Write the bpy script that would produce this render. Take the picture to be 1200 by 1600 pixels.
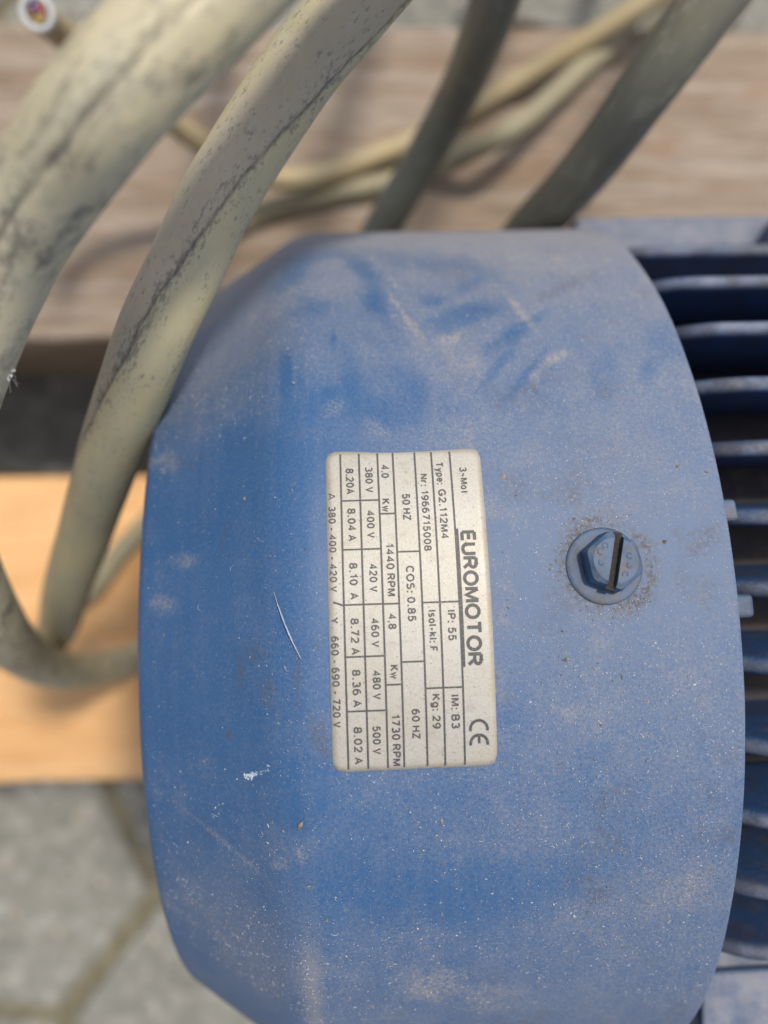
import bpy, bmesh, math, random
import numpy as np
from mathutils import Vector, Matrix

for o in list(bpy.data.objects):
    bpy.data.objects.remove(o)
SC = bpy.context.scene
COL = SC.collection
MM = 0.001
random.seed(11)
RNG = np.random.default_rng(11)

# ------------------------------------------------------------------ camera
# Origin: the motor's axis (along X).  +Z up, deck boards at z = -112 mm.
cam_data = bpy.data.cameras.new('Camera')
cam = bpy.data.objects.new('Camera', cam_data)
COL.objects.link(cam)
cam.matrix_world = Matrix(((0.998711, 0.028971, -0.041688, -0.0036),
                           (-0.028737, 0.999568, 0.006195, 0.0333),
                           (0.041849, -0.004989, 0.999111, 0.2252),
                           (0, 0, 0, 1)))
cam_data.sensor_fit = 'VERTICAL'
cam_data.sensor_height = 36.0
cam_data.lens = 36.0 * 1150.9 / 1600.0
cam_data.clip_start = 0.005
cam_data.clip_end = 500.0
cam_data.dof.use_dof = True
cam_data.dof.focus_distance = 0.1195
cam_data.dof.aperture_fstop = cam_data.lens * 0.001 / 0.0039
cam_data.dof.aperture_blades = 0
SC.camera = cam

# ------------------------------------------------------------------ daylight
SUN_ELEV, SUN_AZ = math.radians(63), math.radians(42)     # azimuth measured from +Y towards +X
world = bpy.data.worlds.new('World')
SC.world = world
world.use_nodes = True
wn = world.node_tree
wn.nodes.clear()
sky = wn.nodes.new('ShaderNodeTexSky')
sky.sky_type = 'NISHITA'
sky.sun_disc = False
sky.sun_elevation = SUN_ELEV
sky.sun_rotation = SUN_AZ
sky.dust_density = 2.0
bg = wn.nodes.new('ShaderNodeBackground')
bg.inputs['Strength'].default_value = 0.14
wo = wn.nodes.new('ShaderNodeOutputWorld')
hsv = wn.nodes.new('ShaderNodeHueSaturation')          # hazy, whitish summer sky
hsv.inputs['Saturation'].default_value = 0.42
wn.links.new(sky.outputs[0], hsv.inputs['Color'])
wn.links.new(hsv.outputs[0], bg.inputs[0])
wn.links.new(bg.outputs[0], wo.inputs[0])

sun_data = bpy.data.lights.new('sun', 'SUN')
sun_data.energy = 3.1
sun_data.angle = math.radians(6)
sun_data.color = (1.0, 0.92, 0.79)
sun = bpy.data.objects.new('sun', sun_data)
COL.objects.link(sun)
sdir = Vector((math.sin(SUN_AZ) * math.cos(SUN_ELEV), math.cos(SUN_AZ) * math.cos(SUN_ELEV), math.sin(SUN_ELEV)))
sun.rotation_euler = sdir.to_track_quat('Z', 'Y').to_euler()

SC.view_settings.view_transform = 'Standard'
SC.view_settings.look = 'None'
SC.view_settings.exposure = 0.0
SC.view_settings.gamma = 1.0
SC.view_settings.use_curve_mapping = False
SC.render.engine = 'CYCLES'


# ------------------------------------------------------------------ helpers
def link(o, parent=None):
    COL.objects.link(o)
    if parent is not None:
        o.parent = parent
    return o


def empty(name, loc, label=None, cat=None, group=None):
    o = bpy.data.objects.new(name, None)
    o.empty_display_size = 0.02
    o.location = loc
    link(o)
    if label:
        o['label'] = label
    if cat:
        o['category'] = cat
    if group:
        o['group'] = group
    return o


def tag(o, label=None, cat=None, group=None, kind=None):
    for k, v in (('label', label), ('category', cat), ('group', group), ('kind', kind)):
        if v:
            o[k] = v
    return o


def mesh_obj(name, verts, faces, mat, parent=None, smooth=True):
    me = bpy.data.meshes.new(name)
    me.from_pydata([tuple(v) for v in verts], [], [tuple(f) for f in faces])
    me.update()
    if mat:
        me.materials.append(mat)
    if smooth:
        me.polygons.foreach_set('use_smooth', [True] * len(me.polygons))
    o = bpy.data.objects.new(name, me)
    link(o, parent)
    if parent is not None:
        o.location = -parent.matrix_basis.translation if parent.parent is None else (0, 0, 0)
    return o


def bm_obj(name, bm, mat, parent=None, smooth=False):
    me = bpy.data.meshes.new(name)
    bm.normal_update()
    bm.to_mesh(me)
    bm.free()
    me.materials.append(mat)
    if smooth:
        me.polygons.foreach_set('use_smooth', [True] * len(me.polygons))
    o = bpy.data.objects.new(name, me)
    link(o, parent)
    if parent is not None:
        o.location = -parent.matrix_basis.translation if parent.parent is None else (0, 0, 0)
    return o


def grid_mesh(name, P, mat, close_u=False, close_v=False, uv=None, attrs=None, flip=False):
    """P: (nu, nv, 3) grid of points -> quad mesh, built fast."""
    nu, nv = P.shape[:2]
    idx = np.arange(nu * nv).reshape(nu, nv)
    a = idx
    if close_u:
        a = np.vstack([a, a[:1]])
    if close_v:
        a = np.hstack([a, a[:, :1]])
    q = np.stack([a[:-1, :-1], a[1:, :-1], a[1:, 1:], a[:-1, 1:]], -1).reshape(-1, 4)
    if flip:
        q = q[:, ::-1]
    me = bpy.data.meshes.new(name)
    me.vertices.add(nu * nv)
    me.vertices.foreach_set('co', np.ascontiguousarray(P, dtype=np.float32).ravel())
    n = len(q)
    me.loops.add(n * 4)
    me.loops.foreach_set('vertex_index', np.ascontiguousarray(q, dtype=np.int32).ravel())
    me.polygons.add(n)
    me.polygons.foreach_set('loop_start', np.arange(0, n * 4, 4, dtype=np.int32))
    me.polygons.foreach_set('loop_total', np.full(n, 4, dtype=np.int32))
    me.polygons.foreach_set('use_smooth', np.ones(n, dtype=bool))
    me.update(calc_edges=True)
    if attrs:
        for k, v in attrs.items():
            at = me.attributes.new(k, 'FLOAT', 'POINT')
            at.data.foreach_set('value', np.ascontiguousarray(v, dtype=np.float32).ravel())
    if mat:
        me.materials.append(mat)
    return me


def add_box(bm, c, s, rot=None):
    vs = []
    for x in (-.5, .5):
        for y in (-.5, .5):
            for z in (-.5, .5):
                p = Vector((x * s[0], y * s[1], z * s[2]))
                if rot is not None:
                    p = rot @ p
                vs.append(bm.verts.new(p + Vector(c)))
    for f in ((0, 1, 3, 2), (4, 6, 7, 5), (0, 4, 5, 1), (2, 3, 7, 6), (0, 2, 6, 4), (1, 5, 7, 3)):
        bm.faces.new([vs[i] for i in f])
    return vs


def bevel_all(bm, w, seg=2):
    bmesh.ops.bevel(bm, geom=list(bm.edges), offset=w, segments=seg, affect='EDGES', profile=0.5)


def add_lathe(bm, prof, axis='X', n=48, cap=True):
    """prof: list of (along, radius)."""
    rings = []
    for a, r in prof:
        ring = []
        for k in range(n):
            t = 2 * math.pi * k / n
            if axis == 'X':
                p = (a, r * math.cos(t), r * math.sin(t))
            else:
                p = (r * math.cos(t), r * math.sin(t), a)
            ring.append(bm.verts.new(p))
        rings.append(ring)
    for i in range(len(rings) - 1):
        for k in range(n):
            bm.faces.new((rings[i][k], rings[i][(k + 1) % n], rings[i + 1][(k + 1) % n], rings[i + 1][k]))
    if cap:
        bm.faces.new(rings[0][::-1])
        bm.faces.new(rings[-1])


def vnoise(x, y, seed):
    """smooth value noise, vectorised."""
    r = np.random.default_rng(seed)
    T = r.random((256, 256))
    xi = np.floor(x).astype(int)
    yi = np.floor(y).astype(int)
    fx = x - xi
    fy = y - yi
    fx = fx * fx * (3 - 2 * fx)
    fy = fy * fy * (3 - 2 * fy)
    g = lambda a, b: T[a % 256, b % 256]
    return ((g(xi, yi) * (1 - fx) + g(xi + 1, yi) * fx) * (1 - fy)
            + (g(xi, yi + 1) * (1 - fx) + g(xi + 1, yi + 1) * fx) * fy)


def fbm(x, y, seed, octv=5, gain=.55):
    s = 0
    a = 1
    t = 0
    for k in range(octv):
        s = s + a * vnoise(x * 2 ** k + 13.7 * k, y * 2 ** k + 7.1 * k, seed + k)
        t += a
        a *= gain
    return s / t


# ------------------------------------------------------------------ materials
class NT:
    def __init__(self, name):
        self.m = bpy.data.materials.new(name)
        self.m.use_nodes = True
        self.t = self.m.node_tree
        self.t.nodes.clear()
        self.out = self.n('ShaderNodeOutputMaterial')
        self.b = self.n('ShaderNodeBsdfPrincipled')
        self.l(self.b.outputs[0], self.out.inputs[0])

    def n(self, t, **kw):
        nd = self.t.nodes.new(t)
        for k, v in kw.items():
            setattr(nd, k, v)
        return nd

    def l(self, a, b):
        self.t.links.new(a, b)

    def val(self, sock, v):
        if hasattr(v, 'node'):
            self.l(v, sock)
        else:
            sock.default_value = v

    def coords(self, kind='Object', scale=(1, 1, 1), rot=(0, 0, 0)):
        tc = self.n('ShaderNodeTexCoord')
        mp = self.n('ShaderNodeMapping')
        mp.inputs['Scale'].default_value = scale
        mp.inputs['Rotation'].default_value = rot
        self.l(tc.outputs[kind], mp.inputs[0])
        return mp.outputs[0]

    def noise(self, vec, scale, detail=4, rough=.6, out=0, dist=0):
        n = self.n('ShaderNodeTexNoise')
        self.l(vec, n.inputs['Vector'])
        n.inputs['Scale'].default_value = scale
        n.inputs['Detail'].default_value = detail
        n.inputs['Roughness'].default_value = rough
        n.inputs['Distortion'].default_value = dist
        return n.outputs[out]

    def vor(self, vec, scale, feature='F1'):
        n = self.n('ShaderNodeTexVoronoi')
        n.feature = feature
        self.l(vec, n.inputs['Vector'])
        n.inputs['Scale'].default_value = scale
        return n

    def ramp(self, v, a, b, ca=0., cb=1.):
        n = self.n('ShaderNodeMapRange')
        n.inputs['From Min'].default_value = a
        n.inputs['From Max'].default_value = b
        n.inputs['To Min'].default_value = ca
        n.inputs['To Max'].default_value = cb
        self.l(v, n.inputs['Value'])
        return n.outputs[0]

    def math(self, op, a, b=0., clamp=False):
        n = self.n('ShaderNodeMath', operation=op)
        n.use_clamp = clamp
        self.val(n.inputs[0], a)
        self.val(n.inputs[1], b)
        return n.outputs[0]

    def mix(self, f, a, b):
        n = self.n('ShaderNodeMix', data_type='RGBA')
        self.val(n.inputs[0], f)
        for s, v in ((n.inputs[6], a), (n.inputs[7], b)):
            if hasattr(v, 'node'):
                self.l(v, s)
            else:
                s.default_value = (*v, 1) if len(v) == 3 else v
        return n.outputs[2]

    def attr(self, name):
        n = self.n('ShaderNodeAttribute')
        n.attribute_name = name
        return n.outputs['Fac']

    def bump(self, h, dist, strength=1.0, normal=None):
        n = self.n('ShaderNodeBump')
        n.inputs['Distance'].default_value = dist
        n.inputs['Strength'].default_value = strength
        self.l(h, n.inputs['Height'])
        if normal is not None:
            self.l(normal, n.inputs['Normal'])
        return n.outputs[0]

    def set(self, **kw):
        for k, v in kw.items():
            s = self.b.inputs[{'color': 'Base Color', 'rough': 'Roughness', 'metal': 'Metallic',
                               'normal': 'Normal', 'spec': 'Specular IOR Level', 'sheen': 'Sheen Weight'}[k]]
            if hasattr(v, 'node'):
                self.l(v, s)
            else:
                s.default_value = (*v, 1) if isinstance(v, tuple) and len(v) == 3 else v
        return self.m


BLUE = (0.023, 0.087, 0.232)
BLUE2 = (0.032, 0.110, 0.265)
DUST = (0.232, 0.242, 0.287)
TAN = (0.46, 0.385, 0.30)
GRIME = (0.085, 0.075, 0.075)


def mat_cover():
    t = NT('dusty blue paint')
    v = t.coords()
    dust, tan, grime = t.attr('dust'), t.attr('tan'), t.attr('grime')
    f1 = t.noise(v, 1900, 3, .7)
    f2 = t.noise(v, 5200, 2, .6)
    fine = t.math('ADD', t.math('MULTIPLY', f1, .6), t.math('MULTIPLY', f2, .4))
    k = t.ramp(fine, .36, .64, -.34, .34)
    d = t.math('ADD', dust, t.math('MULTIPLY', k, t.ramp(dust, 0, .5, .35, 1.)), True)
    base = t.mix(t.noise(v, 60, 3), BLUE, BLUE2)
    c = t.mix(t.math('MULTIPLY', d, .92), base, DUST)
    tn = t.math('MULTIPLY', tan, t.ramp(fine, .43, .60, .12, 1.15), True)
    c = t.mix(tn, c, TAN)
    gr = t.math('MULTIPLY', grime, t.ramp(t.noise(v, 1300, 3, .75), .42, .6, 0., 1.4), True)
    c = t.mix(gr, c, GRIME)
    # tiny pale grains and a few dark ones
    vo = t.vor(v, 2300)
    pick = t.n('ShaderNodeSeparateColor')
    t.l(vo.outputs['Color'], pick.inputs[0])
    grain = t.math('MULTIPLY', t.ramp(vo.outputs['Distance'], .10, .26, 1, 0), t.ramp(pick.outputs[0], .76, .84), True)
    grain = t.math('MULTIPLY', grain, t.ramp(dust, .08, .55, .35, .9))
    c = t.mix(grain, c, (.50, .50, .53))
    dk = t.math('MULTIPLY', t.ramp(vo.outputs['Distance'], .14, .3, 1, 0), t.ramp(pick.outputs[1], .90, .94), True)
    c = t.mix(t.math('MULTIPLY', dk, t.ramp(dust, .1, .6, .1, .6)), c, (.06, .06, .07))
    rough = t.ramp(d, 0, .8, .42, .85)
    h = t.math('ADD', t.math('MULTIPLY', t.noise(v, 700, 3), .5), t.math('MULTIPLY', fine, .6))
    h = t.math('ADD', h, t.math('MULTIPLY', grain, .8))
    return t.set(color=c, rough=rough, normal=t.bump(h, .00012, .55), spec=.45)


def mat_blue(name, amount=.35, seed=0, base=(.018, .055, .155), pale=(.205, .23, .30), brown=.40, soot=0.0):
    """the same paint on the castings, dusted where dust can settle."""
    t = NT(name)
    v = t.coords()
    g = t.n('ShaderNodeNewGeometry')
    s = t.n('ShaderNodeSeparateXYZ')
    t.l(g.outputs['Normal'], s.inputs[0])
    up = t.ramp(s.outputs[2], .35, .95)
    n1 = t.noise(v, 160 + seed, 5, .65)
    n2 = t.noise(v, 1700, 3, .7)
    d = t.math('MULTIPLY', up, t.ramp(n1, .3, .62, .35, 1.1))
    d = t.math('MULTIPLY', t.math('ADD', d, t.ramp(n2, .35, .65, -.12, .12)), amount * 2, True)
    c = t.mix(d, base, pale)
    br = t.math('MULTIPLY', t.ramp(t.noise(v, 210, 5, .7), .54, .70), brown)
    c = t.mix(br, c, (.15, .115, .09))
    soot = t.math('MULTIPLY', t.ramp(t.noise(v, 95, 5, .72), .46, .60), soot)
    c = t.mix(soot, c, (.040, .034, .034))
    return t.set(color=c, rough=t.ramp(d, 0, .8, .5, .85), normal=t.bump(n2, .0001, .6))


def mat_plate():
    t = NT('printed aluminium label')
    v = t.coords()
    n1 = t.noise(v, 130, 4)
    n2 = t.noise(v, 2600, 3, .75)
    c = t.mix(t.ramp(n1, .3, .7), (.42, .395, .34), (.44, .43, .41))
    c = t.mix(t.ramp(n2, .53, .70, 0, .7), c, (.26, .25, .235))
    c = t.mix(t.ramp(t.noise(v, 4200, 2, .6), .3, .42, .5, 0), c, (.58, .57, .53))
    vo = t.vor(v, 1500)
    sp = t.n('ShaderNodeSeparateColor')
    t.l(vo.outputs['Color'], sp.inputs[0])
    dk = t.math('MULTIPLY', t.ramp(vo.outputs['Distance'], .12, .26, 1, 0), t.ramp(sp.outputs[0], .84, .89), True)
    c = t.mix(t.ramp(t.noise(v, 300, 5, .7), .56, .70, 0, .35), c, (.27, .23, .18))
    c = t.mix(t.math('MULTIPLY', dk, .6), c, (.10, .09, .08))
    edge = t.math('MULTIPLY', t.attr('edge'), t.ramp(t.noise(v, 420, 4, .7), .38, .66), True)
    c = t.mix(t.math('MULTIPLY', edge, .75), c, (.42, .31, .19))
    return t.set(color=c, rough=.5, normal=t.bump(n2, .00006, .6), metal=.18)


def mat_ink():
    t = NT('black print')
    v = t.coords()
    c = t.mix(t.ramp(t.noise(v, 3600, 3, .7), .50, .74, 0, .40), (.055, .055, .062), (.33, .32, .30))
    return t.set(color=c, rough=.55)


def mat_cable(name, base=(.36, .335, .205), alt=(.30, .275, .19), brown=(.26, .215, .165), dirt=.6, big=.0, gloss=.42):
    t = NT(name)
    tc = t.n('ShaderNodeTexCoord')
    mp = t.n('ShaderNodeMapping')
    mp.inputs['Scale'].default_value = (1, .45, 1)
    t.l(tc.outputs['UV'], mp.inputs[0])          # uv in metres: (around, along)
    v = mp.outputs[0]
    vo = t.coords()
    n0 = t.noise(v, 75, 4, .6)
    n1 = t.noise(v, 230, 5, .7)
    n2 = t.noise(v, 1250, 5, .75)
    c = t.mix(t.ramp(n0, .35, .65), base, alt)
    c = t.mix(t.math('MULTIPLY', t.attr('side'), t.ramp(n1, .25, .6, .55, 1.)), c, brown)
    pale = t.math('MULTIPLY', t.ramp(n1, .52, .68), .35)
    c = t.mix(pale, c, (.46, .46, .38))
    if big:
        sm = t.math('MULTIPLY', t.ramp(t.noise(v, 190, 6, .74), .50, .63), big)
        c = t.mix(sm, c, (.14, .125, .115))
    near = t.attr('near')
    thr = t.math('ADD', n2, t.math('MULTIPLY', near, .085))
    dk = t.math('MULTIPLY', t.ramp(t.math('MULTIPLY', thr, t.ramp(n1, .3, .6, .8, 1.12)), .575, .66), dirt, True)
    c = t.mix(dk, c, (.105, .095, .095))
    c = t.mix(t.math('MULTIPLY', t.attr('seam'), .8), c, (.05, .05, .055))
    sp = t.ramp(t.noise(vo, 3800, 2, .6), .66, .74, 0, .5)
    c = t.mix(sp, c, (.55, .53, .47))
    h = t.math('ADD', t.math('MULTIPLY', n2, .6), t.noise(vo, 2200, 3, .7))
    return t.set(color=c, rough=t.ramp(n1, .3, .7, gloss, gloss + .2), normal=t.bump(h, .00012, .5), spec=.4)


def mat_wood(name, a, b, dark, knot, rot=0.0, scale=1.0):
    t = NT(name)
    v = t.coords('Object', (1.0 * scale, 11 * scale, 11 * scale))
    w = t.coords('Object', (1.6, 26, 26))
    n0 = t.noise(v, 9, 5, .62, dist=.6)
    n1 = t.noise(w, 26, 5, .7, dist=.3)
    n2 = t.noise(t.coords('Object', (9, 120, 120)), 30, 3, .6)
    c = t.mix(t.ramp(n0, .34, .66), a, b)
    c = t.mix(t.ramp(n1, .46, .66, 0, .62), c, dark)
    c = t.mix(t.ramp(n2, .55, .75, 0, .3), c, dark)
    blot = t.noise(t.coords('Object', (1, 2.2, 2.2)), 26, 4, .65)
    c = t.mix(t.ramp(blot, .58, .72, 0, .55), c, knot)
    vo = t.vor(t.coords('Object', (1, 1.6, 1)), 15)
    sp = t.n('ShaderNodeSeparateColor')
    t.l(vo.outputs['Color'], sp.inputs[0])
    kn = t.math('MULTIPLY', t.ramp(vo.outputs['Distance'], .08, .17, 1, 0), t.ramp(sp.outputs[0], .72, .78), True)
    c = t.mix(t.math('MULTIPLY', kn, .5), c, dark)
    h = t.math('ADD', n1, t.math('MULTIPLY', n2, .7))
    return t.set(color=c, rough=.8, normal=t.bump(h, .0008, .7), spec=.25)


def mat_concrete():
    t = NT('weathered concrete')
    v = t.coords()
    n0 = t.noise(v, 11, 5, .6)
    n1 = t.noise(v, 90, 5, .7)
    c = t.mix(t.ramp(n0, .3, .7), (.175, .175, .157), (.25, .248, .225))
    c = t.mix(t.ramp(n1, .48, .64, 0, .75), c, (.40, .395, .37))
    c = t.mix(t.ramp(t.noise(v, 55, 4, .7), .55, .7, 0, .5), c, (.11, .115, .105))
    vo = t.vor(v, 150)
    sp = t.n('ShaderNodeSeparateColor')
    t.l(vo.outputs['Color'], sp.inputs[0])
    peb = t.math('MULTIPLY', t.ramp(vo.outputs['Distance'], .2, .32, 1, 0), t.ramp(sp.outputs[0], .86, .9), True)
    c = t.mix(peb, c, t.mix(sp.outputs[1], (.62, .60, .55), (.50, .36, .24)))
    return t.set(color=c, rough=.9, normal=t.bump(n1, .0015, .8), spec=.2)


def mat_moss():
    t = NT('moss and sand in joints')
    v = t.coords()
    c = t.mix(t.ramp(t.noise(v, 60, 5, .7), .35, .65), (.18, .165, .11), (.28, .26, .19))
    c = t.mix(t.ramp(t.noise(v, 240, 4, .7), .5, .7, 0, .7), c, (.13, .12, .06))
    return t.set(color=c, rough=.95, normal=t.bump(t.noise(v, 300, 4), .004, 1.), spec=.1)


def mat_plain(name, col, rough=.5, metal=0., var=.25, scale=400):
    t = NT(name)
    v = t.coords()
    n = t.noise(v, scale, 4, .65)
    dk = tuple(x * (1 - var) for x in col)
    lt = tuple(min(1, x * (1 + var * .5)) for x in col)
    return t.set(color=t.mix(t.ramp(n, .3, .7), dk, lt), rough=rough, metal=metal, normal=t.bump(n, .00008, .5))


M_COVER = mat_cover()
M_FIN = mat_blue('blue enamel castings', .46, soot=.5)
M_HOUSE = mat_blue('dark casting between fins', .45, 11, (.016, .026, .055), (.085, .072, .066), .7)  # base colour darkened for the gaps between fins, with brown patches
M_LEDGE = mat_blue('blue enamel castings, dusty', .38, 30, (.04, .085, .18), (.27, .275, .32), .2)
M_BOLT = mat_blue('painted bolt steel', .25, 60, (.026, .085, .20), (.19, .205, .245), .8, .45)
M_PLATE = mat_plate()
M_INK = mat_ink()
M_CABLE_A = mat_cable('stained beige cable sheath', base=(.55, .485, .32), alt=(.49, .455, .345), dirt=.42, big=.85)
M_CABLE_D = mat_cable('cracked beige cable sheath', base=(.48, .42, .255), alt=(.42, .39, .28), brown=(.39, .34, .27), dirt=.55, big=.12)
M_CABLE_B = mat_cable('olive grey cable sheath', base=(.195, .188, .14), alt=(.16, .16, .13), dirt=.3, gloss=.28)
M_CABLE_T = mat_cable('thin tan cable sheath', base=(.34, .295, .19), alt=(.27, .245, .17), dirt=.25)
M_CABLE_SUNLIT = mat_cable('sunlit thin tan cable sheath', base=(.45, .35, .195), alt=(.37, .305, .19), dirt=.25)  # sunlit version of the thin sheath, warm light put into the colour
M_WOOD_OLD = mat_wood('weathered board', (.30, .215, .155), (.44, .37, .31), (.10, .078, .055), (.29, .165, .095))
M_WOOD_NEW = mat_wood('fresh pine board', (.80, .46, .21), (.86, .54, .28), (.58, .30, .12), (.66, .34, .15), scale=.8)
M_CONC = mat_concrete()
M_MOSS = mat_moss()
M_CUT = mat_plain('pale cut sheath', (.60, .61, .62), .5, 0, .08)
M_FILL = mat_plain('dark cable filler', (.05, .05, .055), .8)
M_COPPER = mat_plain('copper strands', (.75, .36, .20), .35, .9, .3, 3000)
M_SCRAPE = mat_plain('bare scraped primer', (.56, .64, .74), .7, 0, .45, 2500)
M_FLECK = mat_plain('pale dust grains', (.47, .47, .50), .8, 0, .45, 900)
M_FLECKT = mat_plain('tan grit', (.30, .245, .20), .85, 0, .85, 700)
M_HAIR = mat_plain('pale lint', (.62, .62, .66), .7, 0, .2, 900)
M_DIRT = mat_plain('packed dirt', (.032, .028, .027), .9, 0, .5, 1500)
M_STEEL = mat_plain('bare shaft steel', (.42, .41, .40), .35, .9, .2)
M_BLACK = mat_plain('black fan plastic', (.02, .02, .022), .6)

# ------------------------------------------------------------------ ground: pavers in a mossy bed
GZ = -0.256
ground = mesh_obj('ground', [(-3, -3, GZ - .007), (3, -3, GZ - .007), (3, 3, GZ - .007), (-3, 3, GZ - .007)],
                  [(0, 1, 2, 3)], M_MOSS, smooth=False)
tag(ground, kind='structure')
HEX_S = .0975
ax = math.radians(-9)
u1 = Vector((math.cos(ax + math.pi / 6), math.sin(ax + math.pi / 6))) * HEX_S * math.sqrt(3)
u2 = Vector((math.cos(ax + math.pi / 2), math.sin(ax + math.pi / 2))) * HEX_S * math.sqrt(3)
v0 = Vector((-.1398, -.2137))                       # a joint corner seen left of the motor
c0 = v0 + Vector((math.cos(ax + math.pi / 3), math.sin(ax + math.pi / 3))) * HEX_S
for i in range(-9, 10):
    for j in range(-9, 10):
        c = c0 + u1 * i + u2 * j
        if abs(c.x) > 1.3 or abs(c.y) > 1.3:
            continue
        bm = bmesh.new()
        rr = HEX_S - .0062
        top = []
        bot = []
        for k in range(6):
            a = ax + math.pi / 3 * k
            q = rr * (1 + random.uniform(-.02, .02))
            x, y = c.x + q * math.cos(a), c.y + q * math.sin(a)
            top.append(bm.verts.new((x, y, GZ + random.uniform(-.001, .001))))
            bot.append(bm.verts.new((x, y, GZ - .045)))
        tf = bm.faces.new(top)
        for k in range(6):
            bm.faces.new((top[k], bot[k], bot[(k + 1) % 6], top[(k + 1) % 6]))
        bmesh.ops.bevel(bm, geom=list(tf.edges), offset=.004, segments=2, affect='EDGES', profile=.5)
        bm_obj('paver', bm, M_CONC, ground, smooth=False)

# ------------------------------------------------------------------ wooden pallet
DECK = -0.112
pallet = empty('wooden_pallet', (0, 0, GZ), 'wooden pallet of a weathered beam and a fresh orange board under the motor', 'pallet')


def board(name, x0, x1, y0, y1, z0, z1, mat, slope=0.0, seed=0, nx=60):
    """a board along X with slightly wavering, eased edges."""
    r = np.random.default_rng(seed)
    xs = np.linspace(x0, x1, nx)
    wob0 = (fbm(xs * 14, xs * 0 + seed, 40 + seed, 3) - .5) * .004
    wob1 = (fbm(xs * 14, xs * 0 + seed + 5, 60 + seed, 3) - .5) * .004
    e = .0025
    P = np.zeros((nx, 10, 3))
    for i, x in enumerate(xs):
        a = y0 + wob0[i] + slope * x
        b = y1 + wob1[i] + slope * x
        m = (a + b) / 2
        sec = [(a, z0), (a, z1 - e), (a + e * .35, z1 - e * .35), (a + e, z1), (m, z1 + .0004), (b - e, z1), (b - e * .35, z1 - e * .35), (b, z1 - e), (b, z0), (m, z0)]
        for k, (y, z) in enumerate(sec):
            P[i, k] = (x, y, z)
    me = grid_mesh(name, P, mat, close_v=True, flip=False)
    bm = bmesh.new()
    bm.from_mesh(me)
    bm.verts.ensure_lookup_table()
    bm.faces.new([bm.verts[k] for k in range(10)])
    bm.faces.new([bm.verts[(nx - 1) * 10 + k] for k in range(10)][::-1])
    bmesh.ops.recalc_face_normals(bm, faces=bm.faces)
    bm.to_mesh(me)
    bm.free()
    o = bpy.data.objects.new(name, me)
    link(o, pallet)
    o.location = -pallet.matrix_basis.translation
    return o


tag(board('beam', -.42, .52, .1125, .2535, DECK - .095, DECK, M_WOOD_OLD, -.010, 3), 'weathered grey brown timber beam')
tag(board('plank', -.42, .52, -.0895, .0490, DECK - .022, DECK, M_WOOD_NEW, -.014, 5), 'fresh orange pine board')
for y0, th in ((.1125, .095), (-.0895, .022)):
    for x in (-.40, .05, .42):
        bm = bmesh.new()
        add_box(bm, (x + .045, y0 + .069, (DECK - th + GZ + .022) / 2), (.09, .125, DECK - th - GZ - .022 - .0006))
        bevel_all(bm, .002, 1)
        bm_obj('block', bm, M_WOOD_OLD, pallet)
for x in (-.40, .05, .42):
    bm = bmesh.new()
    add_box(bm, (x + .045, .082, GZ + .0115), (.096, .36, .021))
    bevel_all(bm, .002, 1)
    bm_obj('bottom_board', bm, M_WOOD_OLD, pallet)

# ------------------------------------------------------------------ electric motor
motor = empty('electric_motor', (.10, 0, DECK), 'dusty blue three phase electric motor with silver nameplate lying on pallet', 'motor')
RC = .110                                            # fan cover radius
XR, XC, XL, RL = .0583, -.0148, -.0430, .0918


def fillet(p0, p1, p2, r, n):
    p0, p1, p2 = (np.array(p, float) for p in (p0, p1, p2))
    a = (p0 - p1) / np.linalg.norm(p0 - p1)
    b = (p2 - p1) / np.linalg.norm(p2 - p1)
    ang = math.acos(np.clip(a @ b, -1, 1))
    d = r / math.tan(ang / 2)
    s, e = p1 + a * d, p1 + b * d
    c = p1 + (a + b) / np.linalg.norm(a + b) * r / math.sin(ang / 2)
    out = []
    a0 = math.atan2(*(s - c)[::-1])
    a1 = math.atan2(*(e - c)[::-1])
    da = (a1 - a0 + math.pi) % (2 * math.pi) - math.pi
    for k in range(n + 1):
        t = a0 + da * k / n
        out.append(c + r * np.array([math.cos(t), math.sin(t)]))
    return out


def seg(p, q, n):
    p, q = np.array(p, float), np.array(q, float)
    return [p + (q - p) * k / n for k in range(n)]


rim_in = RC - .0017
f_crease = fillet((XR, RC), (XC, RC), (XL, RL), .017, 24)
f_rim = fillet((XC, RC), (XL - .0006, RL - .0004), (XL - .0008, .060), .0045, 16)
prof = (seg((.030, rim_in), (XR - .0004, rim_in), 6) + [np.array((XR - .0001, rim_in + .0003)), np.array((XR, RC - .0006)), np.array((XR - .0002, RC - .0001))]
        + seg((XR - .0006, RC), f_crease[0], 215) + f_crease + seg(f_crease[-1], f_rim[0], 75)[1:] + f_rim
        + seg(f_rim[-1], (XL - .001, .074), 10)[1:] + [np.array((XL - .001, .074)), np.array((XL + .0007, .074)), np.array((XL + .0007, .080))])
prof = np.array(prof)
ph = np.concatenate([np.radians(np.arange(-78, 62, .175)), np.radians(np.linspace(62, 282, 150, endpoint=False))])
PX, PH = np.meshgrid(prof[:, 0], ph, indexing='ij')
PR = np.meshgrid(prof[:, 1], ph, indexing='ij')[0]
S = np.where(PH > math.pi, PH - 2 * math.pi, PH) * 110.0          # mm round the cover
Xm = PX * 1000.0
wave = (fbm(Xm / 30 + 50, S / 30 + 50, 5, 3) - .5) * .0005
PRw = PR + wave
P = np.stack([PX, -PRw * np.sin(PH), PRw * np.cos(PH)], -1)

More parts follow.
